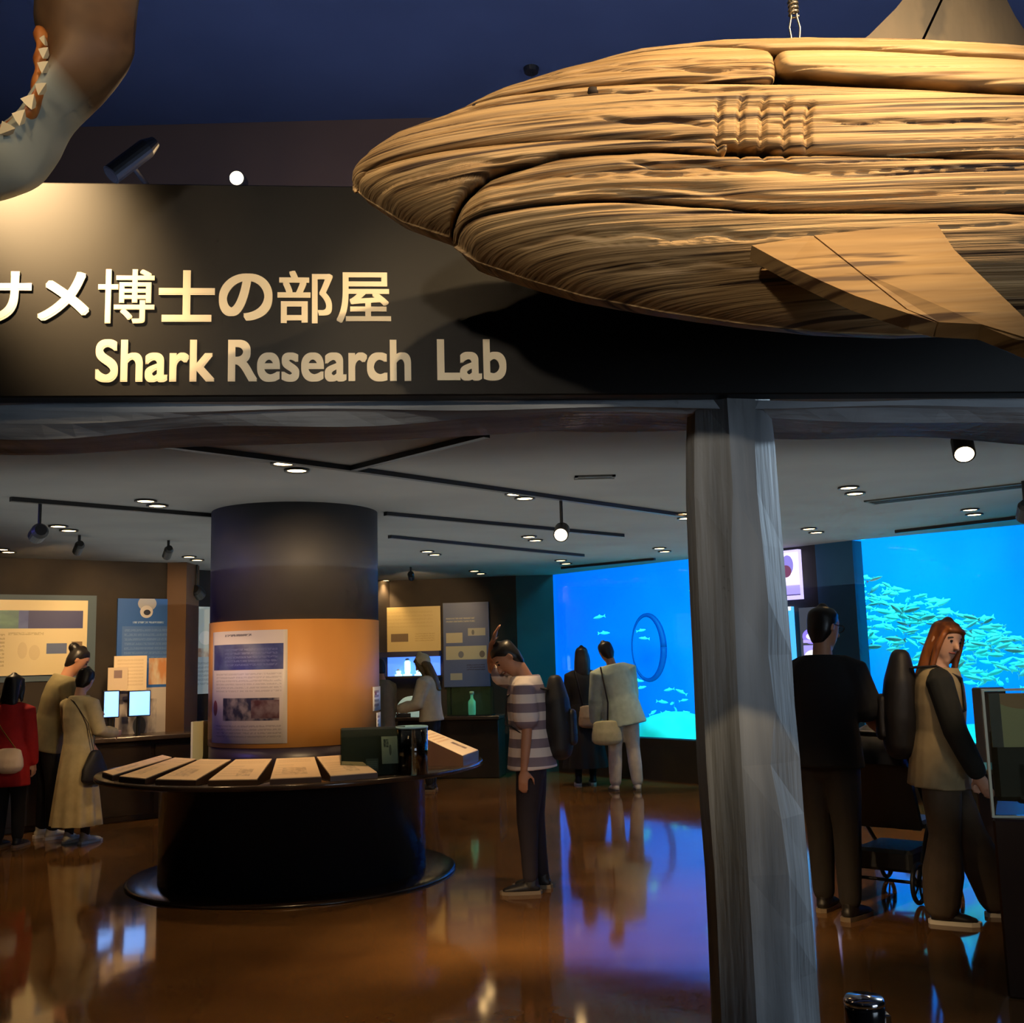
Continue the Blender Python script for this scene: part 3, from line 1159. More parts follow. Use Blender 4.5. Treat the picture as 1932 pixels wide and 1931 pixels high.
# ================================================================== ROUND COLUMN AND INFORMATION DESK
fr = at_z(556, 1700, 0)
dirv = Vector((fr.x, fr.y)).normalized()
R_DRUM, R_TOP, R_COL = 0.96, 1.395, 0.628
DC = Vector((fr.x, fr.y)) + dirv * R_DRUM
DESK_Z = at_y(556, 1482, DC.y - R_TOP).z
A0 = math.atan2(-DC.y, -DC.x)            # direction from the column towards the visitor

COLUMN = thing('round_column', 'thick round column, charcoal above and orange around its middle', 'column', (DC.x, DC.y, 0))
ZB = at_y(563, 1168, DC.y - R_COL).z
ZO = at_y(563, 1411, DC.y - R_COL).z
M_CHAR = noise_mat('charcoal_paint', S(62, 62, 66), S(72, 70, 72), (2, 2, 2), .6)
M_ORANGE = noise_mat('orange_panel', S(204, 140, 70), S(216, 152, 80), (3, 3, 1), .5)
obj('shaft', lathe([(R_COL - .004, ZB), (R_COL - .004, CEIL)], 72) + (True,), M_CHAR, COLUMN)
obj('orange_band', lathe([(R_COL, ZO), (R_COL, ZB)], 72) + (True,), M_ORANGE, COLUMN)
obj('base_band', lathe([(R_COL - .006, DESK_Z), (R_COL - .006, ZO)], 72) + (True,), mat('dark_base_band', S(44, 34, 44), .4), COLUMN)


def on_col(px, py):
    """angle on the column and height for a picture position"""
    d = ray(px, py)
    o = Vector((EYE.x - DC.x, EYE.y - DC.y))
    dd = Vector((d.x, d.y))
    a, b, c = dd.dot(dd), 2 * o.dot(dd), o.dot(o) - R_COL ** 2
    disc = max(b * b - 4 * a * c, 0)
    t = (-b - math.sqrt(disc)) / (2 * a)
    p = EYE + d * t
    return math.atan2(p.y - DC.y, p.x - DC.x), p.z


def col_sheet(name, px0, py0, px1, py1, m, label, cat, off=.004, n=20):
    a0, zt = on_col(px0, py0)
    a1, zb = on_col(px1, py1)
    zb = on_col((px0 + px1) / 2, py1)[1]
    zt = on_col((px0 + px1) / 2, py0)[1]
    am = (a0 + a1) / 2
    V, F, uv = [], [], []
    r = R_COL + off
    L = Vector((DC.x + r * math.cos(am), DC.y + r * math.sin(am), zb))
    for rr in (r + .003, r):
        for i in range(n + 1):
            a = a0 + (a1 - a0) * i / n
            for z, v in ((zb, 0), (zt, 1)):
                V.append((DC.x + rr * math.cos(a) - L.x, DC.y + rr * math.sin(a) - L.y, z - L.z))
                uv.append((i / n, v))
    m2 = 2 * (n + 1)
    for i in range(n):
        F.append((2 * i, 2 * i + 2, 2 * i + 3, 2 * i + 1))
        F.append((m2 + 2 * i + 1, m2 + 2 * i + 3, m2 + 2 * i + 2, m2 + 2 * i))
        F.append((2 * i + 1, 2 * i + 3, m2 + 2 * i + 3, m2 + 2 * i + 1))
        F.append((2 * i, m2 + 2 * i, m2 + 2 * i + 2, 2 * i + 2))
    F.append((0, 1, m2 + 1, m2))
    F.append((2 * n, m2 + 2 * n, m2 + 2 * n + 1, 2 * n + 1))
    o = obj(name, (V, F, True, uv), m, None, L)
    return tag(o, label, cat)


WHT = S(206, 196, 190)
col_sheet('column_poster', 404, 1190, 542, 1404, print_mat('column_poster_print', WHT, [
    ('lines', .26, .03, .62, .065, S(110, 104, 110), 1), ('photo', .04, .12, .96, .35, S(48, 52, 110), S(74, 84, 130), 5),
    ('lines', .26, .16, .9, .33, S(86, 92, 140), 5), ('lines', .10, .38, .94, .56, S(184, 174, 170), 6),
    ('photo', .24, .60, .92, .80, S(52, 54, 78), S(150, 140, 138), 9), ('photo', .62, .62, .92, .78, S(84, 50, 56), S(120, 104, 110), 8),
    ('ell', .04, .62, .13, .76, S(150, 84, 84)), ('lines', .1, .84, .94, .96, S(178, 168, 166), 4)]),
    'white poster with dark blue photo band wrapped on the orange column', 'poster')
for k, (a, b, c, d, lb) in enumerate(((702, 1296, 721, 1341, 'upper small white notice at the right edge of the orange column'),
                                      (709, 1343, 730, 1382, 'lower small white notice at the right edge of the orange column'))):
    col_sheet('notice_card', a, b, c, d, print_mat('notice_print_%d' % k, S(236, 232, 226), [
        ('lines', .1, .15, .55, .9, S(130, 104, 92), 4), ('ell', .3, .3, .8, .7, S(176, 210, 220)) if k else ('rect', .12, .2, .3, .34, S(150, 90, 70))]),
        lb, 'notice', n=6)

M_DESKB = mat('black_gloss_drum', S(34, 34, 38), .22)
M_DESKT = noise_mat('dark_gloss_top', S(52, 42, 34), S(64, 52, 42), (5, 5, 5), .18)
DESK = thing('round_desk', 'round black information desk built around the column', 'desk', (DC.x, DC.y, 0))
obj('floor_disc', lathe([(R_DRUM + .22, 0.0), (R_DRUM + .22, .012), (R_DRUM + .20, .022), (R_DRUM - .02, .022)], 80) + (True,), mat('dark_disc', S(44, 32, 22), .2), DESK)  # low dark disc on the floor, wider than the drum
obj('drum', lathe([(R_DRUM, .022), (R_DRUM, DESK_Z - .06), (R_DRUM + .1, DESK_Z - .045)], 96) + (True,), M_DESKB, DESK)
obj('table_top', lathe([(R_DRUM, DESK_Z - .045), (R_TOP - .04, DESK_Z - .04), (R_TOP, DESK_Z - .03), (R_TOP, DESK_Z - .006), (R_TOP - .006, DESK_Z), (R_COL - .03, DESK_Z)], 96) + (True,), M_DESKT, DESK)

# sloping reading plates around the rim
M_PLATE_SIDE = mat('plate_stand', S(70, 50, 36), .4)


def reading_plate(ang, w, dpt, label, pm, tilt=0.22, lift=.03, rin=None, name='reading_plate'):
    a = A0 + math.radians(ang)
    r = (R_TOP - .06 - dpt / 2) if rin is None else rin
    t = thing(name, label, 'sign plate', (DC.x + r * math.cos(a), DC.y + r * math.sin(a), DESK_Z + .001), a + PI / 2, 'reading plates on the round desk')
    # local: -y towards the visitor edge, +y towards the column
    h0, h1 = lift, lift + tilt * dpt
    y0, y1 = -dpt / 2, dpt / 2
    k = .80                                     # narrower towards the column
    V = [(-w / 2, y0, 0), (w / 2, y0, 0), (w / 2 * k, y1, 0), (-w / 2 * k, y1, 0), (-w / 2, y0, h0), (w / 2, y0, h0), (w / 2 * k, y1, h1), (-w / 2 * k, y1, h1)]
    obj('stand', (V, [(3, 2, 1, 0), (4, 5, 6, 7), (0, 1, 5, 4), (1, 2, 6, 5), (2, 3, 7, 6), (3, 0, 4, 7)]), M_PLATE_SIDE, t)
    i = .004
    q = quad_uv((-w / 2 + i, y0 + i, h0 + .006), (w / 2 - i, y0 + i, h0 + .006), (w / 2 * k - i, y1 - i, h1 + .006), (-w / 2 * k + i, y1 - i, h1 + .006), .0055, (0, 0, -1))
    obj('card', q, pm, t)
    return t


def plate_print(k):
    rnd = random.Random(k)
    return print_mat('reading_card_%d' % k, S(226, 196, 158), [
        ('lines', .08, .10, .9, .26, S(208, 178, 142), 2),
        ('photo', .2 + .3 * rnd.random(), .5, .5 + .3 * rnd.random(), .85, S(186, 158, 128), S(218, 190, 152), 9),
        ('lines', .08, .34, .5, .9, S(212, 182, 146), 5)])


names = ['first reading plate on the desk rim, nearest the dark panel', 'second reading plate on the desk rim from the dark panel',
         'third reading plate on the desk rim from the dark panel', 'fourth reading plate on the desk rim from the dark panel',
         'fifth reading plate on the desk rim from the dark panel', 'leftmost reading plate on the desk rim']
for k, ang in enumerate((16, 0.2, -16.5, -33.5, -51, -69)):
    reading_plate(ang, .315, .40, names[k], plate_print(k))
lit = print_mat('lit_card', S(250, 226, 190), [('lines', .08, .12, .9, .5, S(226, 186, 140), 4), ('photo', .62, .55, .78, .85, S(120, 96, 84), S(190, 160, 130), 9)])
reading_plate(66, .44, .36, 'brightly lit reading plate at the right end of the desk', lit, tilt=.42, lift=.07, rin=R_TOP - .22)

# dark glass display panel with a small map, and a round acrylic holder
pc = at_y(708, 1464, DC.y - .92)
PANEL = thing('glass_display', 'dark glass display panel with a small white map on the desk', 'display panel', (pc.x, pc.y, DESK_Z), math.radians(8))
M_SMOKE = glass_mat('smoked_glass', (.74, .80, .77), .4, .05)
obj('back_sheet', box(-.22, .2, .01, .02, .0, .31), mat('panel_back', S(52, 56, 52), .3), PANEL)
obj('glass_front', box(-.22, .2, -.075, -.068, .0, .30), M_SMOKE, PANEL)
obj('side_sheet', box(-.225, -.218, -.075, .02, .0, .31), M_SMOKE, PANEL)
obj('map_card', quad_uv((.045, -.06, .075), (.16, -.06, .075), (.155, -.05, .25), (.04, -.05, .25), .003, (0, 1, 0)),
    print_mat('map_print', S(196, 196, 176), [('photo', .12, .1, .4, .4, S(70, 76, 70), S(160, 160, 146), 9), ('ell', .42, .3, .56, .7, S(120, 122, 110))]), PANEL)
obj('small_card', quad_uv((-.06, -.06, .03), (.02, -.06, .03), (.02, -.055, .11), (-.06, -.055, .11), .003, (0, 1, 0)), print_mat(
    'small_card_print', S(92, 100, 96), [('lines', .1, .2, .9, .8, S(130, 138, 132), 4)]), PANEL)
hc = at_y(778, 1462, DC.y - .90)
HOLD = thing('brochure_holder', 'round clear acrylic holder with a bluish rim beside the dark display panel', 'holder', (hc.x, hc.y, DESK_Z))
obj('acrylic_tube', lathe([(.105, .0), (.105, .30), (.1, .30), (.1, .004)], 40) + (True,), M_SMOKE, HOLD)
obj('rim', lathe([(.107, .296), (.109, .304), (.105, .31), (.099, .304), (.101, .296)], 40) + (True,), mat('cyan_rim', S(150, 200, 220), .15), HOLD)
obj('leaflet', quad_uv((-.085, -.05, .01), (-.03, -.09, .01), (-.035, -.088, .27), (-.09, -.048, .27), .004, (0, 1, 0)),
    print_mat('leaflet_print', S(170, 176, 150), [('ell', .3, .55, .9, .9, S(70, 80, 70))]), HOLD)
sc_ = at_y(378, 1440, DC.y - .05)
SIGNC = thing('card_stand', 'thin upright pale card stand at the back left of the desk', 'card stand', (sc_.x + .02, DC.y - .1, DESK_Z), math.radians(72))
obj('card', box(-.12, .12, -.008, .008, .01, .34), mat('pale_card', S(206, 204, 168), .4), SIGNC)
obj('foot', box(-.10, .10, -.05, .05, .0, .012), M_PLATE_SIDE, SIGNC)

# ================================================================== CEILING LAMPS AND TRACKS
M_LAMP = mat('lamp_glow', (1, .85, .6), .5, emit=(1.0, .80, .48), estr=5.0)
M_TRIM = mat('lamp_trim', S(54, 50, 48), .5)
M_BLK = mat('black_metal', S(22, 22, 24), .45)
pairs = [(535, 873, 560, 886, 'over the column'), (275, 944, 297, 953, 'left of the column top'), (110, 992, 130, 1000, 'beside the black track lamp at the left'),
         (3, 1036, 16, 1041, 'at the far left ceiling edge'), (357, 1050, 372, 1056, 'near the brown pilaster'),
         (972, 931, 990, 939, 'in front of the lit track lamp'), (998, 1012, 1010, 1019, 'behind the lit track lamp'), (806, 1040, 820, 1046, 'right of the column'),
         (727, 1095, 741, 1099, 'at the back wall beside the column'), (895, 1077, 907, 1082, 'in front of the dark back wall'),
         (1283, 969, 1294, 977, 'left of the timber post'), (1244, 1034, 1254, 1040, 'in front of the left tank window'),
         (1058, 1057, 1068, 1063, 'at the left corner of the left tank window'),
         (1601, 919, 1613, 930, 'in the middle of the ceiling right of the timber post'), (1526, 997, 1540, 1004, 'close to the navy wall strip'),
         (1830, 961, 1838, 970, 'in front of the right tank window'),
         (905, 776, 930, 782, 'hidden close behind the sign beam')]
for px, py, qx, qy, where in pairs:
    a, b = at_z(px, py, CEIL), at_z(qx, qy, CEIL)
    m_ = (a + b) / 2
    if (b - a).length > .5:
        b = a + (b - a).normalized() * .42
    t = thing('downlight', 'recessed twin ceiling downlight ' + where, 'ceiling light', (a.x, a.y, CEIL), 0, 'recessed twin downlights')
    for q in (a, b):
        c = (q.x - a.x, q.y - a.y)
        rg = obj('trim_ring', lathe([(.075, -.004), (.075, -.014), (.058, -.012), (.056, -.004)], 24, c) + (True,), M_TRIM, t)
        obj('lamp_disc', lathe([(.0001, -.0075), (.056, -.0075)], 24, c), M_LAMP, rg)
    spot_light('downlight_beam', (a.x, a.y, CEIL - .03), (a.x, a.y, 0), 52.0, WARM, 84, .7, .05, t)


def track(name, pts, label):
    P = [at_z(px, py, CEIL) for px, py in pts]
    t = thing(name, label, 'lighting track', (P[0].x, P[0].y, CEIL))
    for i in range(len(P) - 1):
        a, b = P[i] - P[0], P[i + 1] - P[0]
        e = (b - a).normalized()
        n = Vector((-e.y, e.x, 0)) * .022
        V = [a - n, b - n, b + n, a + n]
        V = [(v.x, v.y, z) for z in (-.03, -.001) for v in V]
        obj('rail', (V, [(3, 2, 1, 0), (4, 5, 6, 7), (0, 1, 5, 4), (1, 2, 6, 5), (2, 3, 7, 6), (3, 0, 4, 7)]), M_BLK, t)
    return t


track('lighting_track', [(310, 834), (660, 880), (1292, 970)], 'long dark lighting track crossing the middle of the ceiling')
track('lighting_track', [(668, 879), (918, 815)], 'short dark lighting track branching off towards the sign beam')
track('lighting_track', [(20, 938), (404, 970)], 'dark lighting track on the ceiling at the left')
track('lighting_track', [(727, 966), (1175, 1008)], 'faint lighting track right of the column')
track('lighting_track', [(735, 1010), (1100, 1046)], 'faintest lighting track nearest the back wall')
track('lighting_track', [(1060, 1070), (1235, 1053)], 'thin dark track above the left tank window')
track('lighting_track', [(1690, 1001), (1975, 968)], 'thin dark track above the right tank window')


def track_spot(px, py, label, aim, on=False, drop=.20, en=0, on_z=CEIL, r=.055, col=WARM, ang=70):
    top = at_z(px, py, on_z)
    t = thing('track_spotlight', label, 'spotlight', (top.x, top.y, on_z))
    obj('stem', tube([(0, 0, -.001), (0, 0, -drop)], .012, 10), M_BLK, t)
    d = (Vector(aim) - Vector((top.x, top.y, on_z - drop))).normalized()
    c = Vector((0, 0, -drop))
    h = obj('lamp_head', tube([c - d * .06, c - d * .03, c + d * .09], [r * .7, r, r], 20, cap=False) + (False,), M_BLK, t)
    e1 = d.orthogonal().normalized()
    e2 = d.cross(e1)
    fc = c + d * .0915
    V = [tuple(fc)] + [tuple(fc + (e1 * math.cos(k * PI / 10) + e2 * math.sin(k * PI / 10)) * r * .85) for k in range(20)]
    obj('lens', (V, [(0, 1 + k, 1 + (k + 1) % 20) for k in range(20)]), M_LAMP if on else mat('dark_lens', S(60, 56, 56), .2), h)
    if on:
        spot_light('spot_beam', Vector((top.x, top.y, on_z - drop)) + d * .11, aim, en, col, ang, .6, .04, t)
    return t


track_spot(1058, 940, 'lit black spotlight hanging from the middle track', (-.1, 4.5, .9), True, .24, 40)
track_spot(76, 944, 'black spotlight hanging from the left track, lens dark', LW0.to_3d() + Vector((-.5, 0, 1.7)), False, .22)
track_spot(372, 1066, 'black spotlight hanging in front of the brown pilaster', (LW1.x + .4, LW1.y + 2, 1.6), False, .30, r=.07)
track_spot(1930, 908, 'black spotlight hanging at the right edge of the ceiling', (4.0, 9.0, 1.2), True, .2, 20)
track_spot(1812, 795, 'bright ceiling spotlight close behind the sign beam at the right', (1.9, 4.1, 1.2), True, .12, 25, ang=60)
track_spot(1905, 768, 'added unseen spotlight behind the sign beam aimed at the copper haired woman', (2.32, 6.05, 1.35), True, .03, 60, ang=24, r=.032)  # lamp added out of sight to brighten her face and hair
# exhibit lamps that light the wall posters (hidden up in the ceiling line)
for px, py, tx, ty, tz, en, lb in ((150, 1010, *LW0.lerp(LW1, .2), 1.7, 120, 'small exhibit spotlight aimed at the cream wall poster'),
                                   (318, 1020, *LW0.lerp(LW1, .68), 1.6, 85, 'small exhibit spotlight aimed at the blue wall poster'),
                                   (775, 1070, *BW0.lerp(BW1, .3), 1.9, 80, 'small exhibit spotlight aimed at the cream back wall poster')):
    track_spot(px, py, lb, (tx, ty, tz), True, .10, en, r=.04)

# added lamps, unseen: they brighten column and desk, coloured ones rim the post
track_spot(690, 768, 'added unseen warm spotlight behind the sign beam aimed at the orange column', (DC.x, DC.y, 1.35), True, .03, 260, ang=42, r=.032)
track_spot(2300, 765, 'added unseen cool spotlight at the right aimed at the timber post', (POST.location.x, PY, 1.5), True, .05, 320, col=(.62, .82, 1.0), ang=60)
track_spot(-500, 900, 'added unseen violet spotlight standing in for screen light from the left', (DC.x - .3, DC.y, 1.6), True, .12, 70, col=(.20, .18, 1.0), ang=45)  # added in place of the violet glow of a screen out of view
pl = Vector((DC.x + (R_TOP - .22) * math.cos(A0 + 1.15), DC.y + (R_TOP - .22) * math.sin(A0 + 1.15), DESK_Z + .1))
track_spot(1000, 768, 'added unseen narrow spotlight behind the sign beam aimed at the right desk plate', tuple(pl), True, .03, 420, ang=11, r=.032)
# air vents
for px, py, l, w, lb in ((1795, 930, 1.25, .22, 'long dark slotted air vent in the ceiling at the right'), (1122, 899, .26, .10, 'small dark air vent in the ceiling above the tank')):
    p = at_z(px, py, CEIL)
    vt = thing('air_vent', lb, 'air vent', (p.x, p.y, CEIL), math.radians(-38 if l > 1 else 0))
    obj('frame', join(box(-l / 2, l / 2, -w / 2, -w / 2 + .02, -.012, -.001), box(-l / 2, l / 2, w / 2 - .02, w / 2, -.012, -.001),
                      box(-l / 2, -l / 2 + .02, -w / 2, w / 2, -.012, -.001), box(l / 2 - .02, l / 2, -w / 2, w / 2, -.012, -.001)), mat('vent_grey', S(84, 84, 80), .6), vt)
    for k in range(4):
        y = -w / 2 + .02 + (w - .04) * (k + .5) / 4
        obj('slat', box(-l / 2 + .02, l / 2 - .02, y - .008, y + .008, -.010, -.002), mat('vent_dark', S(44, 46, 44), .7), vt)

# hall fittings above the sign: spotlight on the shark, on the sign, small lamp beyond
def hall_spot(loc, aim, label, en, ang, on=True, blend=.5, rad=.05, r=.05, ln=.16, col=WARM):
    t = thing('hall_spotlight', label, 'spotlight', loc)
    obj('stem', tube([(0, 0, 0), (0, BULK - loc[1], 0) if loc[1] > 3 else (0, 0, HALL - loc[2])], .010, 8), M_BLK, t)
    d = (Vector(aim) - Vector(loc)).normalized()
    h = obj('lamp_head', tube([-d * ln * .6, -d * ln * .4, d * ln * .4], [r * .6, r, r], 20, cap=False), M_BLK, t)
    e1 = d.orthogonal().normalized()
    e2 = d.cross(e1)
    fc = d * (ln * .4 + .001)
    V = [tuple(fc)] + [tuple(fc + (e1 * math.cos(k * PI / 10) + e2 * math.sin(k * PI / 10)) * r * .85) for k in range(20)]
    obj('lens', (V, [(0, 1 + k, 1 + (k + 1) % 20) for k in range(20)]), M_LAMP if on else mat('dark_lens', S(60, 56, 56), .2), h)
    if on:
        spot_light('spot_beam', Vector(loc) + d * (ln * .4 + .02), aim, en, col, ang, blend, rad, t)
    return t


hall_spot((1.60, 0.75, 3.85), tuple(at_y(1330, 400, SY)), 'warm spotlight above the visitor lighting the wooden shark', 560, 46, rad=.025, blend=1.0, col=(1, .70, .36))
hall_spot((-0.45, 0.55, 3.55), tuple(at_y(800, 360, SY)), 'warm spotlight lighting the snout of the wooden shark', 115, 26, rad=.025, blend=.9, col=(1, .72, .40))
hall_spot((-1.0, -1.2, 2.95), (.12, 3.0, 2.70), 'warm spotlight behind the visitor lighting the sign letters', 265, 46, rad=.08, blend=1.0, col=(1, .84, .64))
hall_spot((-1.80, 2.50, 3.55), tuple(SP0 - SE * .02 + Vector((0, 0, .70))), 'warm spotlight grazing the left end of the sign', 1350, 42, blend=1.0)
hall_spot((-.35, .7, 3.5), tuple(at_y(90, 190, JY)), 'warm spotlight lighting the shark head model', 38, 30)
lp = at_y(450, 341, 4.0)
hall_spot(tuple(lp), (lp.x + .1, 2.0, lp.z - .35), 'small lit spotlight peeking over the top edge of the sign', 4, 120, r=.032, ln=.09)
dp = at_y(243, 305, 3.6)
hall_spot(tuple(dp), tuple(at_y(190, 345, 3.55)), 'dark spotlight silhouette over the sign between shark head and lit lamp', 0, 10, on=False, r=.035, ln=.22)
hk = at_y(1000, 60, 4.3)
HK = thing('ceiling_hook', 'dark ceiling hook with a loose wire above the wooden shark snout', 'hook', (hk.x, hk.y, HALL))
obj('plate', lathe([(.0, -.02), (.03, -.02), (.034, 0)], 20), M_BLK, HK)
obj('wire', tube([(0, 0, -.01), (.004, 0, HK.location.z * 0 - (HALL - at_y(1000, 145, 4.3).z))], .005, 8), M_BLK, HK)
obj('clip', ball((.002, 0, -(HALL - hk.z)), .014, .014, .035), M_BLK, HK)

# ================================================================== EXHIBITS ON THE LEFT WALL
eL = (LW1 - LW0).normalized()
nL = Vector((eL.y, -eL.x))                 # into the room
if nL.dot(Vector((0, -1))) < 0:
    nL = -nL
NL3 = Vector((nL.x, nL.y, 0))


def on_wall(px, py, a, n2, off=0.0):
    return at_plane(px, py, (a.x + n2.x * off, a.y + n2.y * off, 0), Vector((n2.x, n2.y, 0)))


def wall_board(name, px0, py0, px1, py1, a, n2, m, label, cat='poster', off=.03, th=.028, frame=None, group=None):
    """upright board on a wall: picture corners taken on the wall plane, then squared"""
    p = on_wall(px0, py1, a, n2, off)
    q = on_wall(px1, py1, a, n2, off)
    zt = (on_wall(px0, py0, a, n2, off).z + on_wall(px1, py0, a, n2, off).z) / 2
    zb = (p.z + q.z) / 2
    n3 = Vector((n2.x, n2.y, 0))
    t = thing(name, label, cat, ((p.x + q.x) / 2, (p.y + q.y) / 2, zb), 0, group)
    L = Vector(t.location)
    P = [Vector((p.x, p.y, zb)), Vector((q.x, q.y, zb)), Vector((q.x, q.y, zt)), Vector((p.x, p.y, zt))]
    obj('panel', quad_uv(*[tuple(v - L) for v in P], th, -n3), m, t)
    if frame:
        e = (P[1] - P[0]).normalized()
        w = .018
        for u, v in ((0, 1), (1, 2), (2, 3), (3, 0)):
            a_, b_ = P[u] - L + n3 * .002, P[v] - L + n3 * .002
            obj('frame_bar', tube([a_, b_], .009, 6), frame, t)
    return t


CREAM = S(224, 204, 156)
b1 = wall_board('wall_poster', -150, 1132, 162, 1276, LW0, nL, print_mat('turtle_poster', CREAM, [
    ('photo', .0, .14, .97, .38, S(60, 74, 140), S(92, 110, 170), 3), ('rect', .62, .14, .97, .38, S(44, 48, 104)), ('photo', .40, .14, .56, .38, S(84, 120, 120), S(110, 150, 130), 4),
    ('lines', .5, .43, .72, .5, S(200, 178, 130), 1), ('ell', .56, .56, .62, .78, S(214, 192, 146)), ('ell', .63, .60, .70, .8, S(214, 192, 146)),
    ('rect', .74, .58, .87, .72, S(90, 104, 140)), ('rect', .90, .56, .97, .72, S(130, 104, 76)), ('lines', .06, .45, .48, .9, S(196, 172, 126), 9)]),
    'large cream wall poster with a blue photo strip at the far left')
wall_board('wall_panel', -160, 1122, 178, 1288, LW0, nL, mat('blue_grey_backing', S(74, 92, 104), .6), 'blue grey backing board behind the large cream wall poster', 'panel', off=.012, th=.01)
PBLUE = S(44, 96, 172)
wall_board('wall_poster', 216, 1130, 327, 1394, LW0, nL, print_mat('blue_poster', PBLUE, [
    ('ell', .34, -.02, .66, .09, S(170, 170, 176)), ('ell', .38, .05, .6, .14, S(206, 200, 196)), ('ell', .44, .08, .56, .12, S(40, 44, 60)),
    ('lines', .26, .165, .8, .19, S(150, 176, 210), 1), ('rect', .08, .2, .94, .5, S(74, 112, 176)), ('lines', .12, .22, .88, .48, S(96, 130, 186), 8),
    ('photo', .55, .43, .98, .62, S(206, 140, 88), S(220, 206, 178), 5), ('rect', .0, .64, 1, 1, S(196, 184, 172)), ('photo', .06, .72, .7, .98, S(120, 110, 108), S(196, 186, 176), 5),
    ('ell', .30, .84, .52, .98, S(60, 62, 66))]), 'tall blue wall poster with a white skull picture at its top')
# pale curled notice boards standing in front of the blue poster
wall_board('notice_board', 214, 1238, 276, 1304, LW0, nL, print_mat('rounded_notice', S(230, 206, 170), [('lines', .1, .1, .9, .9, S(216, 190, 152), 8)]),
           'rounded cream notice board in front of the blue poster', 'notice board', off=.20, th=.012)
wall_board('notice_board', 203, 1260, 240, 1304, LW0, nL, print_mat('grey_notice', S(214, 190, 160), [('rect', .3, .12, .72, .46, S(140, 116, 112))]),
           'smaller cream notice board with a grey square by the blue poster', 'notice board', off=.24, th=.012)
# two bright touch screens on stands
M_SCREEN = mat('screen_glow', (.2, .45, 1), .3, emit=(.16, .38, 1.0), estr=2.6)
for px0, py0, px1, py1, lb in ((196, 1306, 223, 1353, 'left one of the two glowing blue touch screens'), (244, 1306, 282, 1350, 'right one of the two glowing blue touch screens')):
    p = on_wall((px0 + px1) / 2, py1, LW0, nL, .42)
    wv = (on_wall(px1, py1, LW0, nL, .42) - on_wall(px0, py1, LW0, nL, .42)).length
    hv = on_wall(px0, py0, LW0, nL, .42).z - p.z
    t = thing('touch_screen', lb, 'screen', (p.x, p.y, p.z), math.atan2(eL.y, eL.x), 'glowing exhibit screens')
    obj('bezel', box(-wv / 2 - .012, wv / 2 + .012, .001, .04, -.012, hv + .012, .006), M_BLK, t)
    obj('display', quad_uv((-wv / 2, -.0015, 0), (wv / 2, -.0015, 0), (wv / 2, -.0015, hv), (-wv / 2, -.0015, hv)), M_SCREEN, t)
    obj('stand', tube([(0, .03, .02), (0, .04, -(p.z - .84))], .02, 10), M_BLK, t)
# long dark counter below
cz = .84
M_COUNTER = noise_mat('dark_counter', S(46, 36, 30), S(56, 44, 36), (4, 4, 4), .3)
wl = (LW1 - LW0).length
m0 = LW0 + eL * (wl * .28) + nL * .30
CNT = thing('exhibit_counter', 'long dark exhibit counter along the left wall', 'counter', (m0.x, m0.y, 0), math.atan2(eL.y, eL.x))
obj('cabinet', box(-3.2, wl * .66, -.16, .27, .0, cz - .05, .01), M_COUNTER, CNT)
obj('worktop', box(-3.22, wl * .68, -.24, .275, cz - .049, cz, .008), noise_mat('counter_top', S(66, 54, 48), S(76, 62, 54), (4, 4, 4), .25), CNT)
for k in range(6):
    x = -3.0 + k * .78
    obj('door', box(x, x + .74, -.176, -.161, .06, cz - .09, .004), M_COUNTER, CNT)

# pale lit poster in the recess behind the column
eR = (BW0 - RB0).normalized()
nR = Vector((eR.y, -eR.x))
if nR.y > 0:
    nR = -nR
wall_board('wall_poster', 360, 1146, 470, 1308, RB0, nR, print_mat('seal_poster', S(206, 214, 200), [
    ('photo', .0, .48, 1, .60, S(170, 130, 96), S(206, 210, 190), 6), ('rect', .0, .58, 1, 1, S(176, 190, 190)), ('ell', .12, .28, .34, .44, S(232, 234, 220)),
    ('lines', .1, .64, .9, .92, S(150, 166, 170), 6)], estr=.25), 'pale lit poster half hidden behind the left side of the column')

# ================================================================== BACK WALL EXHIBITS
eB = (TEAL0 - BW0).normalized()
nB = Vector((eB.y, -eB.x))
if nB.y > 0:
    nB = -nB
wall_board('wall_poster', 690, 1146, 832, 1230, BW0, nB, print_mat('cream_back_poster', S(206, 182, 122), [
    ('rect', .34, .60, .57, .78, S(120, 100, 74)), ('lines', .66, .6, .92, .8, S(190, 162, 104), 4), ('lines', .1, .1, .9, .5, S(200, 174, 116), 5)]),
    'cream poster on the back wall right of the column', off=.05)
wall_board('wall_poster', 838, 1137, 925, 1296, BW0, nB, print_mat('blue_back_poster', S(66, 84, 126), [
    ('lines', .06, .18, .7, .25, S(134, 138, 140), 2), ('rect', .06, .36, .42, .48, S(168, 162, 138)), ('rect', .54, .31, .92, .40, S(150, 150, 138)),
    ('ell', .62, .33, .68, .39, S(80, 84, 90)), ('rect', .05, .52, .94, .68, S(160, 158, 136)), ('ell', .32, .58, .44, .66, S(92, 98, 110)), ('ell', .78, .58, .9, .66, S(86, 80, 76)),
    ('rect', .14, .84, .4, .92, S(140, 142, 132)), ('lines', .5, .74, .9, .82, S(44, 50, 84), 3)]), 'blue poster with white photo strips on the back wall', off=.05)
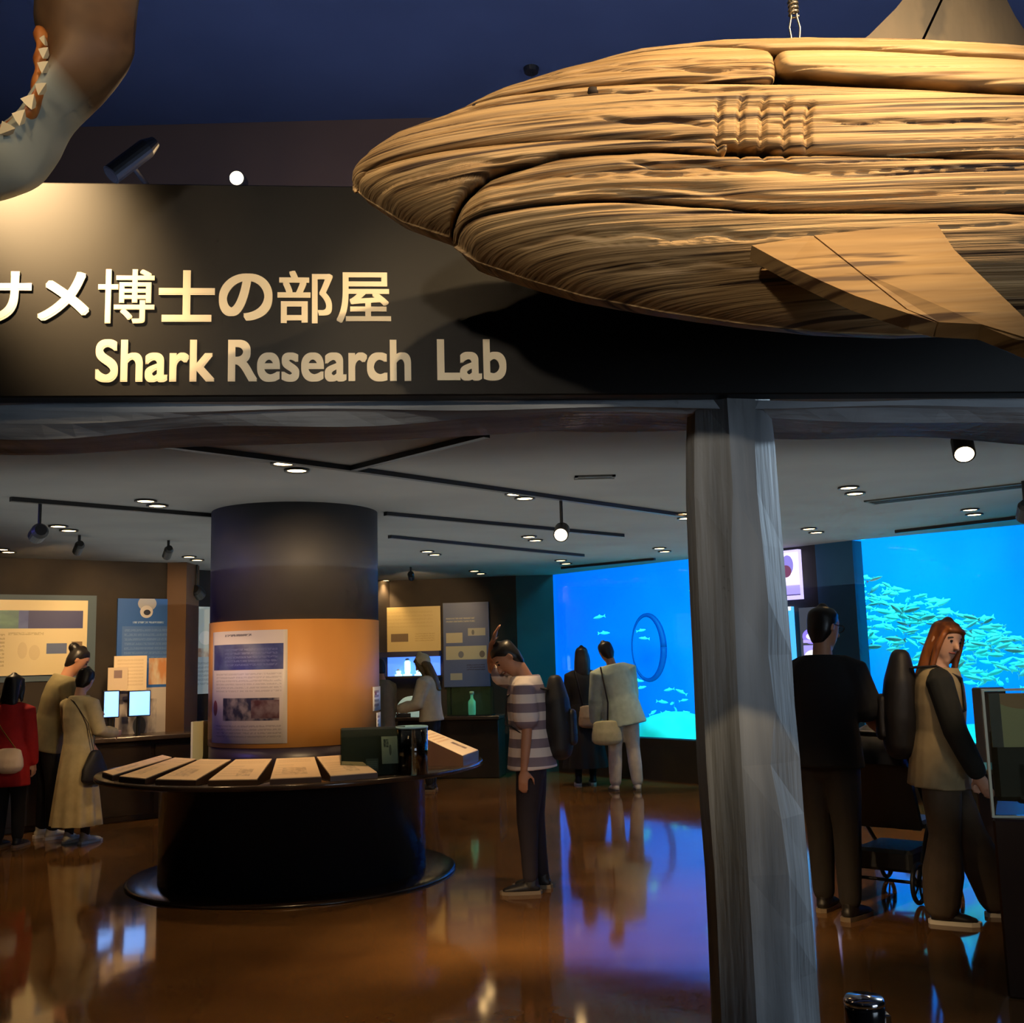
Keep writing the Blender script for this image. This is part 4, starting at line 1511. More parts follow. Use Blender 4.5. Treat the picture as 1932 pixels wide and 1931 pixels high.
# lit blue specimen niche with jars
pn = on_wall(760, 1276, BW0, nB, .10)
NICHE = thing('specimen_niche', 'shelf niche glowing blue on the back wall', 'display shelf', (pn.x, pn.y, pn.z), math.atan2(eB.y, eB.x))
nh = on_wall(760, 1240, BW0, nB, .10).z - pn.z
obj('back_panel', quad_uv((-.6, .055, 0), (.52, .055, 0), (.52, .055, nh), (-.6, .055, nh), .01, (0, 1, 0)), mat('niche_glow', (.1, .25, 1), .5, emit=(.07, .20, 1.0), estr=1.6), NICHE)
obj('shelf', box(-.62, .54, -.10, .06, -.03, -.002), M_COUNTER, NICHE)
obj('top_valance', box(-.62, .54, -.10, .06, nh - .002, nh + .07), mat('niche_valance', S(48, 50, 84), .5), NICHE)
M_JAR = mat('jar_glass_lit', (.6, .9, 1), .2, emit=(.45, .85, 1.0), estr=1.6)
for k, (px, h_, r_) in enumerate(((752, .10, .035), (769, .24, .042), (790, .25, .040))):
    p = on_wall(px, 1275, BW0, nB, .10)
    t = thing('specimen_jar', ['short pale specimen jar in the blue niche', 'tall bright specimen jar in the middle of the blue niche',
                               'tall specimen jar at the right of the blue niche'][k], 'jar', (p.x, p.y, pn.z), 0, 'jars in the blue niche')
    obj('jar', lathe([(.0, .0), (r_ * 1.5, .0), (r_ * 1.5, .02), (r_ * .8, .03), (r_, .07), (r_, h_ - .05), (r_ * .6, h_ - .03)], 20) + (True,), M_JAR, t)
    obj('lid', lathe([(r_ * .7, h_ - .03), (r_ * .8, h_ - .015), (r_ * .3, h_), (.0, h_)], 20) + (True,), mat('jar_lid', S(190, 220, 230), .3), t)
# counter with a white arched model, glass case with a green bottle
cb = on_wall(800, 1400, BW0, nB, .45)
zc = on_wall(800, 1352, BW0, nB, .45).z
BC = thing('exhibit_counter', 'dark exhibit counter along the back wall', 'counter', (cb.x, cb.y, 0), math.atan2(eB.y, eB.x))
obj('cabinet', box(-.30, 1.05, -.22, .30, 0, zc - .045, .01), M_COUNTER, BC)
obj('worktop', box(-.32, 1.07, -.26, .31, zc - .044, zc, .006), noise_mat('counter_top', S(66, 54, 48), S(76, 62, 54), (4, 4, 4), .25), BC)
pm = on_wall(776, 1350, BW0, nB, .5)
ARCH = thing('arched_model', 'white arched exhibit model on the back counter', 'model', (pm.x, pm.y, zc + .001), math.atan2(eB.y, eB.x))
ap = [(.20 * math.cos(a), 0, .27 * math.sin(a)) for a in np.linspace(PI, PI * .12, 16)]
V = [(x, y, z) for y in (-.1, .1) for x, _, z in ap] + [(x, y, 0) for y in (-.1, .1) for x, _, z in ap]
n_ = len(ap)
F = []
for i in range(n_ - 1):
    F += [(i, i + 1, n_ + i + 1, n_ + i), (2 * n_ + i, 2 * n_ + i + 1, i + 1, i), (n_ + i, n_ + i + 1, 3 * n_ + i + 1, 3 * n_ + i)]
F += [(n_ - 1, 2 * n_ - 1, 4 * n_ - 1, 3 * n_ - 1)][:0]
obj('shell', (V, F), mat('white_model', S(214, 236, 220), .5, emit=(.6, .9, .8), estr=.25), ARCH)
obj('base_block', box(-.18, .02, -.12, .1, .0, .05, .004), mat('dark_block', S(56, 54, 56), .5), ARCH)
pg = on_wall(888, 1350, BW0, nB, .5)
CASE = thing('glass_case', 'green tinted glass case on the back counter', 'display case', (pg.x, pg.y, zc + .001), math.atan2(eB.y, eB.x))
M_GREEN = glass_mat('green_glass', (.72, .86, .76), .25)
obj('glass_box', box(-.29, .29, -.12, .16, .012, .38), M_GREEN, CASE)
obj('base', box(-.30, .30, -.13, .17, 0, .011), M_BLK, CASE)
obj('back_plate', box(-.28, .28, .13, .14, .012, .37), mat('case_back', S(70, 76, 58), .6), CASE)
BT = thing('green_bottle', 'pale green bottle inside the glass case on the back counter', 'bottle', (pg.x + .02, pg.y, zc + .0135))
obj('glass_body', lathe([(.0, 0), (.045, 0), (.05, .02), (.05, .17), (.02, .21), (.018, .26)], 20) + (True,), mat('pale_green', S(120, 210, 170), .2, emit=(.2, .8, .5), estr=.2), BT)
obj('cap', lathe([(.022, .26), (.03, .265), (.03, .30), (.0, .305)], 16) + (True,), mat('white_cap', S(210, 240, 230), .4), BT)

# ================================================================== BLACK WALL BETWEEN THE TANKS
eK = (PIL0 - T1R).normalized()
nK = Vector((eK.y, -eK.x))
if nK.y > 0:
    nK = -nK
wall_board('wall_screen', 1440, 1040, 1511, 1133, T1R, nK, print_mat('violet_screen', S(190, 180, 240), [
    ('rect', .0, .05, 1, .7, S(236, 220, 250)), ('ell', .55, .1, .86, .5, S(120, 110, 190)), ('ell', .5, .3, .8, .55, S(96, 52, 80)), ('rect', .0, .72, 1, .9, S(150, 140, 236)),
    ('rect', .0, .9, 1, .92, S(60, 50, 90))], estr=1.5), 'glowing violet picture screen on the black wall beside the post', 'screen', off=.12, th=.06)
wall_board('light_box', 1440, 1146, 1507, 1392, T1R, nK, print_mat('blue_lightbox', S(70, 170, 250), [
    ('rect', .0, .0, 1, .03, S(230, 240, 255)), ('photo', .1, .2, .9, .55, S(90, 200, 250), S(190, 250, 255), 4), ('lines', .1, .7, .9, .95, S(210, 240, 255), 10)], estr=1.5),
    'tall narrow blue light box on the black wall beside the post', 'light box', off=.10, th=.06)
wall_board('light_box', 1514, 1146, 1553, 1262, T1R, nK, print_mat('fish_panel', S(58, 62, 72), [
    ('ell', .1, .35, .95, .60, S(140, 120, 236)), ('ell', .28, .42, .86, .53, S(250, 246, 255)), ('rect', .12, .53, .95, .58, S(176, 160, 226)),
    ('rect', .12, .62, 1, .92, S(160, 150, 230)), ('ell', .12, .70, .96, .96, S(255, 250, 250))], estr=1.2), 'grey panel with two glowing fish pictures by the navy wall', 'light box', off=.06, th=.04)

# ================================================================== INSIDE THE TANK
M_RING = mat('dark_ring', S(0, 74, 150), .6)
rp = at_y(1222, 1222, 18.2)
RING = thing('underwater_ring', 'dark upright ring inside the left tank window', 'ring', (rp.x, rp.y, rp.z))
pts = [(.25 * math.cos(a), -.16 * math.cos(a), .55 * math.sin(a)) for a in np.linspace(0, 2 * PI, 41)]
obj('hoop', tube(pts, [.035 + .022 * math.cos(a) for a in np.linspace(0, 2 * PI, 41)], 10, cap=False) + (True,), M_RING, RING)
obj('bracket', tube([(.25, -.16, 0), (.25 + .125 * 1.4, 1.24, 0)], .02, 8), M_RING, RING)
mp_ = at_y(1275, 1388, 15.4)
V, F = [], []
for j in range(7):
    th = PI / 2 * j / 6
    for k in range(20):
        a = 2 * PI * k / 20
        w = 1 + .10 * math.sin(3 * a + j)
        V.append((.62 * w * math.cos(th) * math.cos(a), .5 * w * math.cos(th) * math.sin(a), .36 * math.sin(th)))
for j in range(6):
    for k in range(20):
        F.append((j * 20 + k, j * 20 + (k + 1) % 20, j * 20 + 20 + (k + 1) % 20, j * 20 + 20 + k))
tag(obj('tank_rock', (V, F, True), M_SAND, None, (mp_.x, mp_.y, SILL - .14)), 'pale rounded rock on the bed of the left tank window', 'rock')


def fish_mesh():
    prof = [(-.5, .0, .0), (-.42, .05, .03), (-.25, .12, .06), (0, .15, .075), (.22, .10, .05), (.34, .04, .02), (.38, .028, .014)]
    V, F = [], []
    for x, h, w in prof:
        for k in range(6):
            a = 2 * PI * k / 6
            V.append((x, w * math.cos(a), h * math.sin(a)))
    for i in range(len(prof) - 1):
        for k in range(6):
            F.append((i * 6 + k, i * 6 + (k + 1) % 6, i * 6 + 6 + (k + 1) % 6, i * 6 + 6 + k))
    n = len(V)
    V += [(.36, 0, .0), (.55, .012, .16), (.50, 0, 0), (.55, .012, -.16), (-.05, 0, .14), (.10, .0, .21), (.16, 0, .11)]
    F += [(n, n + 1, n + 2), (n, n + 2, n + 3), (n + 4, n + 5, n + 6)]
    return mesh('fish', V, F, True)


FISH = fish_mesh()
FISH.materials.append(mat('silver_fish', S(190, 240, 225), .5))
cnt = 0
while cnt < 290:
    u = random.random()
    px = 1612 + 420 * u
    base = 1128 + (px - 1612) * .34
    py = base + random.gauss(0, 40 + 34 * u)
    lim = 1078 + (px - 1612) * .36
    if py < lim or py > 1345:
        continue
    d = at_y(px, py, 11.6 + 2.2 * random.random() - .9 * u)
    L_ = .12 + .10 * random.random() + .05 * u
    o = bpy.data.objects.new('schooling_fish', FISH)
    COL.objects.link(o)
    o.location = d
    o.scale = (L_, L_, L_ * random.uniform(.7, 1.1))
    o.rotation_euler = (0, random.gauss(.15, .25), random.choice((0, 0, PI)) + random.gauss(-.4, .5))
    tag(o, 'small pale fish schooling behind the right tank window', 'fish', 'schooling fish in the right tank window')
    cnt += 1
for px, py in ((1308, 1110), (1130, 1165), (1140, 1195), (1210, 1190), (1215, 1205), (1205, 1285), (1210, 1298), (1262, 1302), (1285, 1306), (1250, 1325), (1268, 1328), (1290, 1322),
               (1292, 1345), (1232, 1345), (1195, 1280), (1275, 1340), (1258, 1345), (1100, 1330), (1070, 1345)):
    d = at_y(px, py, 15.6 + random.random())
    L_ = .13 + .07 * random.random()
    o = bpy.data.objects.new('small_fish', FISH)
    COL.objects.link(o)
    o.location = d
    o.scale = (L_, L_, L_)
    o.rotation_euler = (0, random.gauss(0, .3), random.choice((0, PI)) + random.gauss(0, .5))
    tag(o, 'small pale fish swimming behind the left tank window', 'fish', 'fish in the left tank window')

# ================================================================== FOREGROUND RIGHT: CABINET, CLEAR PANEL, STANCHION
cp = at_z(1902, 1885, 0)
CAB = thing('display_cabinet', 'dark brown display cabinet cut off by the right picture edge', 'cabinet', (cp.x, cp.y, 0), -math.atan2(cp.x, cp.y) - .03)
zt = at_y(1890, 1545, cp.y).z
M_CAB = noise_mat('dark_cabinet', S(44, 28, 20), S(54, 36, 26), (3, 3, 3), .35)
obj('body', box(.0, 1.1, .0, .62, .0, zt, .01), M_CAB, CAB)
obj('toe_kick', box(.05, 1.05, .02, .6, .0, .05), M_BLK, CAB)
p0 = at_y(1888, 1540, cp.y - .02)
p1 = at_y(1864, 1300, cp.y - .02)
STD = thing('acrylic_panel', 'clear acrylic display panel with pale edges at the right picture edge', 'display panel', (p0.x - .005, cp.y + .03, zt + .001), -math.atan2(cp.x, cp.y) * .5)
hh = p1.z - p0.z
M_EDGE = mat('frosted_edge', S(206, 206, 180), .4)
obj('sheet', box(.0, .9, -.006, .006, .01, hh), glass_mat('clear_acrylic', (.86, .88, .84), .3), STD)
obj('edge_strip', box(-.012, -.001, -.010, .010, .0, hh + .011), M_EDGE, STD)
obj('edge_strip', box(-.001, .9, -.010, .010, hh + .001, hh + .011), M_EDGE, STD)
obj('edge_strip', box(-.001, .9, -.010, .010, .0, .009), M_EDGE, STD)
obj('picture_board', quad_uv((.02, .012, hh * .55), (.8, .012, hh * .55), (.8, .012, hh * .98), (.02, .012, hh * .98), .008, (0, 1, 0)),
    print_mat('otter_picture', S(214, 206, 150), [('ell', .04, -.1, .4, .3, S(216, 170, 120)), ('rect', .0, .0, .06, 1, S(110, 106, 96))]), STD)
obj('dark_model', join(box(.02, .20, .02, .08, hh * .12, hh * .70, .02), box(.10, .24, .02, .09, hh * .10, hh * .45, .02)), mat('dark_model', S(70, 64, 50), .6), STD)
# low kiosk with a wooden upright further back
kp = at_z(1862, 1640, 0)
KI = thing('kiosk_table', 'low dark kiosk with a wooden upright in front of the right tank', 'kiosk', (kp.x, kp.y, 0), -math.atan2(kp.x, kp.y))
kz = at_y(1840, 1450, kp.y).z
obj('body', box(-.02, 1.0, -.1, .4, 0, kz - .03, .01), M_CAB, KI)
obj('top', box(-.05, 1.03, -.13, .43, kz - .029, kz, .008), mat('kiosk_top', S(96, 84, 66), .3), KI)
obj('upright', box(.0, .22, .2, .36, kz + .001, at_y(1860, 1300, kp.y).z, .01), noise_mat('brown_upright', S(66, 54, 46), S(76, 62, 52), (3, 3, 3), .6), KI)
obj('blue_card', quad_uv((-.10, -.08, kz + .002), (.10, -.08, kz + .002), (.12, .10, kz + .03), (-.06, .10, kz + .03), .002, (0, 0, -1)), mat('cyan_card', S(90, 180, 210), .4), KI)

st = at_y(1630, 1885, 2.45)
STN = thing('stanchion_post', 'chrome topped queue stanchion standing low at the bottom right', 'stanchion', (st.x, st.y, 0))
M_CHROME = mat('chrome', S(200, 200, 205), .12, 1.0)
obj('base_disc', lathe([(.0, .0), (.16, .0), (.16, .012), (.06, .03), (.0, .03)], 40) + (True,), M_CHROME, STN)
obj('pole', lathe([(.034, .03), (.034, st.z - .07)], 32) + (True,), M_CHROME, STN)
obj('cassette', lathe([(.0, st.z - .075), (.041, st.z - .075), (.043, st.z - .07), (.043, st.z - .018), (.040, st.z - .012), (.0, st.z - .012)], 36) + (True,), mat('black_cassette', S(18, 18, 20), .15), STN)
obj('cap', lathe([(.0, st.z - .011), (.043, st.z - .011), (.044, st.z - .004), (.040, st.z + .004), (.0, st.z + .008)], 36) + (True,), M_CHROME, STN)
obj('belt_clip', box(.030, .052, -.016, .016, st.z - .065, st.z - .03, .003), M_CHROME, STN)

# ================================================================== PEOPLE
M_SKIN = mat('skin', S(186, 132, 100), .5)
M_SKIN2 = mat('skin_pale', S(206, 160, 136), .5)
M_HAIR = mat('black_hair', S(26, 20, 18), .4)
M_HAIRB = noise_mat('copper_hair', S(110, 58, 26), S(156, 90, 40), (30, 30, 6), .4)
M_LIP = mat('lip', S(150, 84, 76), .5)
M_EYE = mat('eye_dark', S(30, 24, 22), .2)


def cloth(name, c, r=.85):
    return noise_mat(name, tuple(v * .82 for v in c), c, (14, 14, 14), r, .3, .7)


def striped():
    m = mat('striped_cotton', S(230, 216, 206), .85)
    nt = m.node_tree
    b = nt.nodes['Principled BSDF']
    tc = nt.nodes.new('ShaderNodeTexCoord')
    sp = nt.nodes.new('ShaderNodeSeparateXYZ')
    nt.links.new(tc.outputs['Object'], sp.inputs[0])
    a = nt.nodes.new('ShaderNodeMath'); a.operation = 'MULTIPLY'; a.inputs[1].default_value = 8.6
    nt.links.new(sp.outputs[2], a.inputs[0])
    f = nt.nodes.new('ShaderNodeMath'); f.operation = 'FRACT'
    nt.links.new(a.outputs[0], f.inputs[0])
    g = nt.nodes.new('ShaderNodeMath'); g.operation = 'LESS_THAN'; g.inputs[1].default_value = .5
    nt.links.new(f.outputs[0], g.inputs[0])
    mx = nt.nodes.new('ShaderNodeMixRGB')
    mx.inputs[1].default_value = (*S(236, 222, 214), 1)
    mx.inputs[2].default_value = (*S(140, 124, 134), 1)
    nt.links.new(g.outputs[0], mx.inputs[0])
    nt.links.new(mx.outputs[0], b.inputs['Base Color'])
    return m


def hand_geos(w, d, n, H, curl=.35, thumb=1):
    """palm, four fingers of unequal length and a thumb leaving the side of the palm"""
    d = d.normalized()
    n = (n - d * n.dot(d)).normalized()
    l = d.cross(n) * thumb
    out = [tube([w - d * .008 * H, w + d * .022 * H, w + d * .05 * H], [(.013 * H, .010 * H), (.022 * H, .010 * H), (.021 * H, .009 * H)], 10, l)]
    for i, (off, ln) in enumerate(((.0165, .040), (.0055, .046), (-.0055, .043), (-.0160, .034))):
        b = w + d * .050 * H + l * off * H
        m1 = b + (d * math.cos(curl) + n * math.sin(curl)) * ln * .52 * H
        m2 = m1 + (d * math.cos(curl * 2.1) + n * math.sin(curl * 2.1)) * ln * .48 * H
        out.append(tube([b - d * .006 * H, m1, m2], [.0055 * H, .0052 * H, .0045 * H], 8))
    tb = w + d * .014 * H + l * .018 * H
    t1 = tb + (d * .62 + l * .70 + n * .25).normalized() * .026 * H
    t2 = t1 + (d * .90 + l * .25 + n * .35).normalized() * .024 * H
    out.append(tube([tb, t1, t2], [.0075 * H, .0062 * H, .005 * H], 8))
    return out


def person(label, loc, yaw, H, top, bottom, shoes, hair=('short', None), lean=0., side=0., head=(0., 0.), arms=None, feet=None,
           skin=None, voxel=.010, glasses=False, cap=None, width=1.0, group=None, hips=0.0, neck_fwd=0.0, sleeve_mat=None):
    """forward +x, left +y, up +z; yaw turns forward from world +x"""
    skin = skin or M_SKIN
    R = thing('person', label, 'person', (loc[0], loc[1], 0), math.radians(yaw), group)
    lean, side = math.radians(lean), math.radians(side)
    X, Y, Z = Vector((1, 0, 0)), Vector((0, 1, 0)), Vector((0, 0, 1))
    feet = feet or ((0.0, .055, 0), (0.02, -.055, 0))          # (forward, left, toe-out degrees) in metres at H=1
    P = Vector((hips * H, 0, .525 * H))
    d = Vector((math.sin(lean), math.sin(side), math.cos(lean) * math.cos(side))).normalized()
    lat = (Y - d * Y.dot(d)).normalized()
    fwd = lat.cross(d)
    ch, sh_, nk = P + d * .19 * H, P + d * .285 * H, P + d * .305 * H
    hp, hy = math.radians(head[0]), math.radians(head[1])
    hroll = math.radians(head[2]) if len(head) > 2 else 0
    hup = (d * math.cos(hp) + fwd * math.sin(hp)).normalized()
    hup = (hup + lat * math.sin(hroll)).normalized()
    hf = fwd * math.cos(hp) - d * math.sin(hp)
    hf = (hf * math.cos(hy) + lat * math.sin(hy))
    hf = (hf - hup * hf.dot(hup)).normalized()
    hl = hup.cross(hf)
    ntop = nk + (d + hup).normalized() * .052 * H + fwd * neck_fwd * H
    hc = ntop + hup * .055 * H + hf * .008 * H

    def hv(f, l, u):
        return hc + hf * (f * H) + hl * (l * H) + hup * (u * H)
    W = width
    # ---- body: one continuous skin
    g = []
    hd = [(-.066, .027, .013, .013), (-.056, .021, .025, .026), (-.038, .012, .035, .040), (-.012, .004, .042, .050), (.016, .0, .045, .056), (.040, -.004, .041, .052),
          (.056, -.006, .028, .036), (.064, -.006, .013, .017)]
    g.append(tube([hv(f, 0, u) for u, f, w, dd in hd], [(w * H, dd * H) for u, f, w, dd in hd], 18, hl))
    g.append(tube([hv(.050, 0, .006), hv(.060, 0, -.012), hv(.063, 0, -.020)], [.0055 * H, .008 * H, .0085 * H], 8))
    for s in (-1, 1):
        g.append(tube([hv(-.006, s * .046, .008), hv(-.008, s * .049, -.014)], [(.010 * H, .005 * H), (.007 * H, .004 * H)], 8, hf))
    g.append(tube([nk - d * .03 * H, nk, ntop, ntop + hup * .02 * H], [.040 * H, .034 * H, .031 * H, .032 * H], 14))
    g.append(tube([P - d * .02 * H, P + d * .08 * H, ch, sh_, nk], [(.080 * H * W, .058 * H), (.074 * H * W, .052 * H), (.088 * H * W, .058 * H), (.078 * H * W, .042 * H), (.035 * H, .034 * H)], 20, lat))
    A = []
    arms = arms or ((Vector((.08, .12, -1)), Vector((.22, .02, -1))), (Vector((.08, -.12, -1)), Vector((.22, -.02, -1))))
    for k, (ud, fd, *rest) in enumerate(arms):
        s = 1 if k == 0 else -1
        S0 = sh_ + lat * (s * .098 * H * W) - d * .012 * H
        ud, fd = Vector(ud).normalized(), Vector(fd).normalized()
        E_ = S0 + ud * .172 * H
        Wr = E_ + fd * .148 * H
        A.append((S0, E_, Wr, fd))
        g.append(tube([S0 - lat * s * .03 * H, S0, S0.lerp(E_, .5), E_, E_.lerp(Wr, .35), Wr], [.026 * H, .029 * H, .025 * H, .021 * H, .021 * H, .0145 * H], 12))
        hn = Vector(rest[0]) if rest else (-lat * s + fwd * .3)
        hdn = Vector(rest[1]) if len(rest) > 1 else fd
        g += hand_geos(Wr, hdn, hn, H, rest[2] if len(rest) > 2 else .35, s)
    LG = []
    for k, (ff, fl, *rest) in enumerate(feet):
        s = 1 if k == 0 else -1
        toe = math.radians(rest[0]) if rest else 0
        lift = rest[1] * H if len(rest) > 1 else 0
        hip = P + Y * (s * .048 * H) - Z * .03 * H
        ank = Vector((ff * H, fl * H, .048 * H + lift))
        kn = hip.lerp(ank, .48) + X * (.012 * H + (rest[2] * H if len(rest) > 2 else 0))
        fdir = Vector((math.cos(toe), math.sin(toe), 0))
        LG.append((hip, kn, ank, fdir))
        g.append(tube([hip, hip.lerp(kn, .4), kn, kn.lerp(ank, .35), ank, ank - Z * .02 * H], [.046 * H, .044 * H, .030 * H, .030 * H, .019 * H, .02 * H], 12))
        g.append(tube([ank - Z * .018 * H - fdir * .02 * H, ank - Z * .026 * H + fdir * .05 * H, ank - Z * .034 * H + fdir * .09 * H], [(.018 * H, .016 * H), (.022 * H, .014 * H), (.018 * H, .008 * H)], 10, Vector((-fdir.y, fdir.x, 0))))
    blob('body', g, skin, R, voxel, 3)
    # ---- face
    for s in (-1, 1):
        c = hv(.0475, s * .0185, .004)
        obj('eye', ball(tuple(c), .0055 * H, .0055 * H, .0042 * H, 10, 6) + (True,), M_EYE, R)
        obj('eyebrow', tube([hv(.047, s * .010, .016), hv(.050, s * .020, .018), hv(.043, s * .030, .014)], .0022 * H, 6), M_HAIR, R)
    obj('mouth', tube([hv(.044, -.013, -.036), hv(.0525, 0, -.035), hv(.044, .013, -.036)], [.002 * H, .0035 * H, .002 * H], 8) + (True,), M_LIP, R)
    if glasses:
        for s in (-1, 1):
            pts = [hv(.058, s * .019 + .016 * math.cos(a), .003 + .012 * math.sin(a)) for a in np.linspace(0, 2 * PI, 17)]
            obj('glasses_rim', tube(pts, .0016 * H, 6, cap=False), M_BLK, R)
            obj('glasses_arm', tube([hv(.057, s * .035, .006), hv(.0, s * .050, .008)], .0016 * H, 6), M_BLK, R)
    # ---- hair
    style, hm = hair
    hm = hm or M_HAIR
    if style != 'none':
        rings = [(-.042, -.026, .032, .022), (-.020, -.022, .046, .034), (.006, -.016, .050, .043), (.028, -.008, .0505, .053), (.048, -.004, .046, .054), (.064, -.006, .034, .042), (.072, -.006, .016, .020)]
        hg = [tube([hv(f, 0, u) for u, f, w, dd in rings], [(w * H, dd * H) for u, f, w, dd in rings], 18, hl)]
        if style in ('long', 'bob'):
            ln = .17 if style == 'long' else .09
            hg.append(tube([hv(-.014, 0, .03), hv(-.018, 0, -.01), hv(-.026, 0, -.05), hv(-.034, 0, -.05 - ln * .5), hv(-.034, 0, -.05 - ln)],
                           [(.050 * H, .044 * H), (.054 * H, .043 * H), (.057 * H, .040 * H), (.060 * H, .034 * H), (.050 * H, .022 * H)], 18, hl))
            for s in (-1, 1):
                hg.append(tube([hv(.030, s * .030, .046), hv(.030, s * .043, .015), hv(.020, s * .048, -.03), hv(.016, s * .048, -.05 - ln * .4)],
                               [.010 * H, .010 * H, .013 * H, .010 * H], 10))
            hg.append(tube([hv(.040, -.030, .040), hv(.048, 0, .044), hv(.040, .030, .040)], [.012 * H, .012 * H, .012 * H], 8))
        if style == 'bun':
            hg.append(ball(tuple(hv(-.050, 0, .052)), .030 * H, .030 * H, .028 * H))
        if style == 'ponytail':
            hg.append(tube([hv(-.045, 0, .01), hv(-.066, 0, -.02), hv(-.06, 0, -.09)], [.014 * H, .018 * H, .008 * H], 10))
        blob('hair', hg, hm, R, .009, 5)
    if cap:
        cg = [tube([hv(-.012, 0, .012), hv(-.010, 0, .035), hv(-.008, 0, .060), hv(-.01, 0, .084)], [(.053 * H, .062 * H), (.053 * H, .061 * H), (.043 * H, .05 * H), (.018 * H, .02 * H)], 18, hl)]
        blob('cap', cg, cap, R, .010, 2)
    # ---- top
    hem = top.get('hem', .02)
    fl = top.get('flare', 1.0)
    e = top.get('ease', .014) * H
    zones = [(-hem, .084 * fl, .064 * fl), (.04, .080 * (1 + fl) / 2, .060 * (1 + fl) / 2), (.10, .078, .058), (.19, .091, .062), (.255, .094, .056), (.290, .078, .046), (.318, .038, .038)]
    tg = [tube([P + d * z * H for z, w, t_ in zones], [(w * H * W + e, t_ * H + e) for z, w, t_ in zones], 22, lat, cap=False)]
    sg = []
    for S0, E_, Wr, fd in A:
        sl = top.get('sleeve', 'short')
        sw = top.get('sleeve_w', 1.0)
        tgt = sg if sleeve_mat else tg
        if sl == 'short':
            q = S0.lerp(E_, top.get('sleeve_len', .78))
            tgt.append(tube([S0 - (S0 - sh_) * .3, S0, q], [.032 * H + e * .4, .035 * H + e * .4, .037 * H * sw + e * .4], 14))
        elif sl == 'long':
            tgt.append(tube([S0 - (S0 - sh_) * .3, S0, E_, E_.lerp(Wr, .5), E_.lerp(Wr, .93)], [.032 * H + e * .4, .035 * H * sw + e * .4, .029 * H * sw + e * .4, .026 * H * sw + e * .4, .021 * H * sw + e * .4], 14))
    blob(top.get('name', 'shirt'), tg, top['mat'], R, voxel, 3)
    if sg:
        blob('sleeves', sg, sleeve_mat, R, voxel, 3)
    # ---- bottom
    if bottom['kind'] == 'trousers':
        lw = bottom.get('w', 1.0)
        fw = bottom.get('flare', 1.0)
        bg = [tube([P + d * .06 * H, P - Z * .005 * H, P - Z * .05 * H], [(.080 * H * W, .062 * H), (.086 * H * W, .068 * H), (.076 * H * W, .062 * H)], 20, Y)]
        for hip, kn, ank, fdir in LG:
            bg.append(tube([hip, hip.lerp(kn, .45), kn, kn.lerp(ank, .5), ank.lerp(kn, .06)], [.057 * H * lw, .053 * H * lw, .043 * H * lw, .038 * H * lw * fw, .033 * H * lw * fw], 14))
        blob('trousers', bg, bottom['mat'], R, voxel, 3)
    else:
        ln, fw = bottom['len'], bottom.get('w', .17)
        V, F = [], []
        rows_, n = 14, 64
        for i in range(rows_ + 1):
            t_ = i / rows_
            c = P + d * (.07 * H * (1 - t_)) - Z * (ln * H * t_)
            for k in range(n):
                a = 2 * PI * k / n
                pl = 1 + .07 * t_ * math.sin(a * 11 + .8) + .03 * t_ * math.sin(a * 5)
                rx = (.070 + (fw * .82 - .070) * t_ ** .8) * H * pl
                ry = (.086 + (fw - .086) * t_ ** .8) * H * pl
                V.append((c.x + rx * math.cos(a), c.y + ry * math.sin(a), c.z))
        for i in range(rows_):
            for k in range(n):
                j = (k + 1) % n
                F.append((i * n + k, i * n + n + k, i * n + n + j, i * n + j))
        obj('skirt', (V, F, True), bottom['mat'], R)
        if bottom.get('tights'):
            bg = []
            for hip, kn, ank, fdir in LG:
                bg.append(tube([hip, kn, kn.lerp(ank, .4), ank], [.05 * H, .036 * H, .035 * H, .025 * H], 12))
            blob('leggings', bg, bottom['tights'], R, voxel, 2)
    # ---- shoes
    for hip, kn, ank, fdir in LG:
        sd = Vector((-fdir.y, fdir.x, 0))
        b = Vector((ank.x, ank.y, ank.z - .048 * H))
        sg2 = [tube([b + Z * .055 * H - fdir * .004 * H, b + Z * .03 * H], [(.024 * H, .028 * H), (.026 * H, .032 * H)], 12, sd),
               tube([b + Z * .022 * H - fdir * .022 * H, b + Z * .024 * H + fdir * .03 * H, b + Z * .019 * H + fdir * .075 * H, b + Z * .015 * H + fdir * .102 * H],
                    [(.021 * H, .018 * H), (.025 * H, .020 * H), (.026 * H, .015 * H), (.020 * H, .010 * H)], 14, sd)]
        so = blob('shoe', sg2, shoes[0], R, .008, 2)
        V, F = [], []
        outl = [(-.045, 0), (-.038, .018), (0, .024), (.05, .027), (.09, .027), (.115, .016), (.122, 0), (.115, -.016), (.09, -.027), (.05, -.027), (0, -.024), (-.038, -.018)]
        n = len(outl)
        for z in (.0005, .014 * H):
            V += [tuple(b + fdir * f_ * H + sd * s_ * H + Z * z) for f_, s_ in outl]
        F = [tuple(range(n - 1, -1, -1)), tuple(range(n, 2 * n))] + [(i, (i + 1) % n, n + (i + 1) % n, n + i) for i in range(n)]
        obj('sole', (V, F), shoes[1], so)
    return R, dict(P=P, d=d, lat=lat, fwd=fwd, sh=sh_, nk=nk, arms=A, hc=hc, ch=ch)


def wpt(R, v):
    """local point of a person in the world"""
    a = R.rotation_euler.z
    return Vector((R.location.x + v.x * math.cos(a) - v.y * math.sin(a), R.location.y + v.x * math.sin(a) + v.y * math.cos(a), v.z))


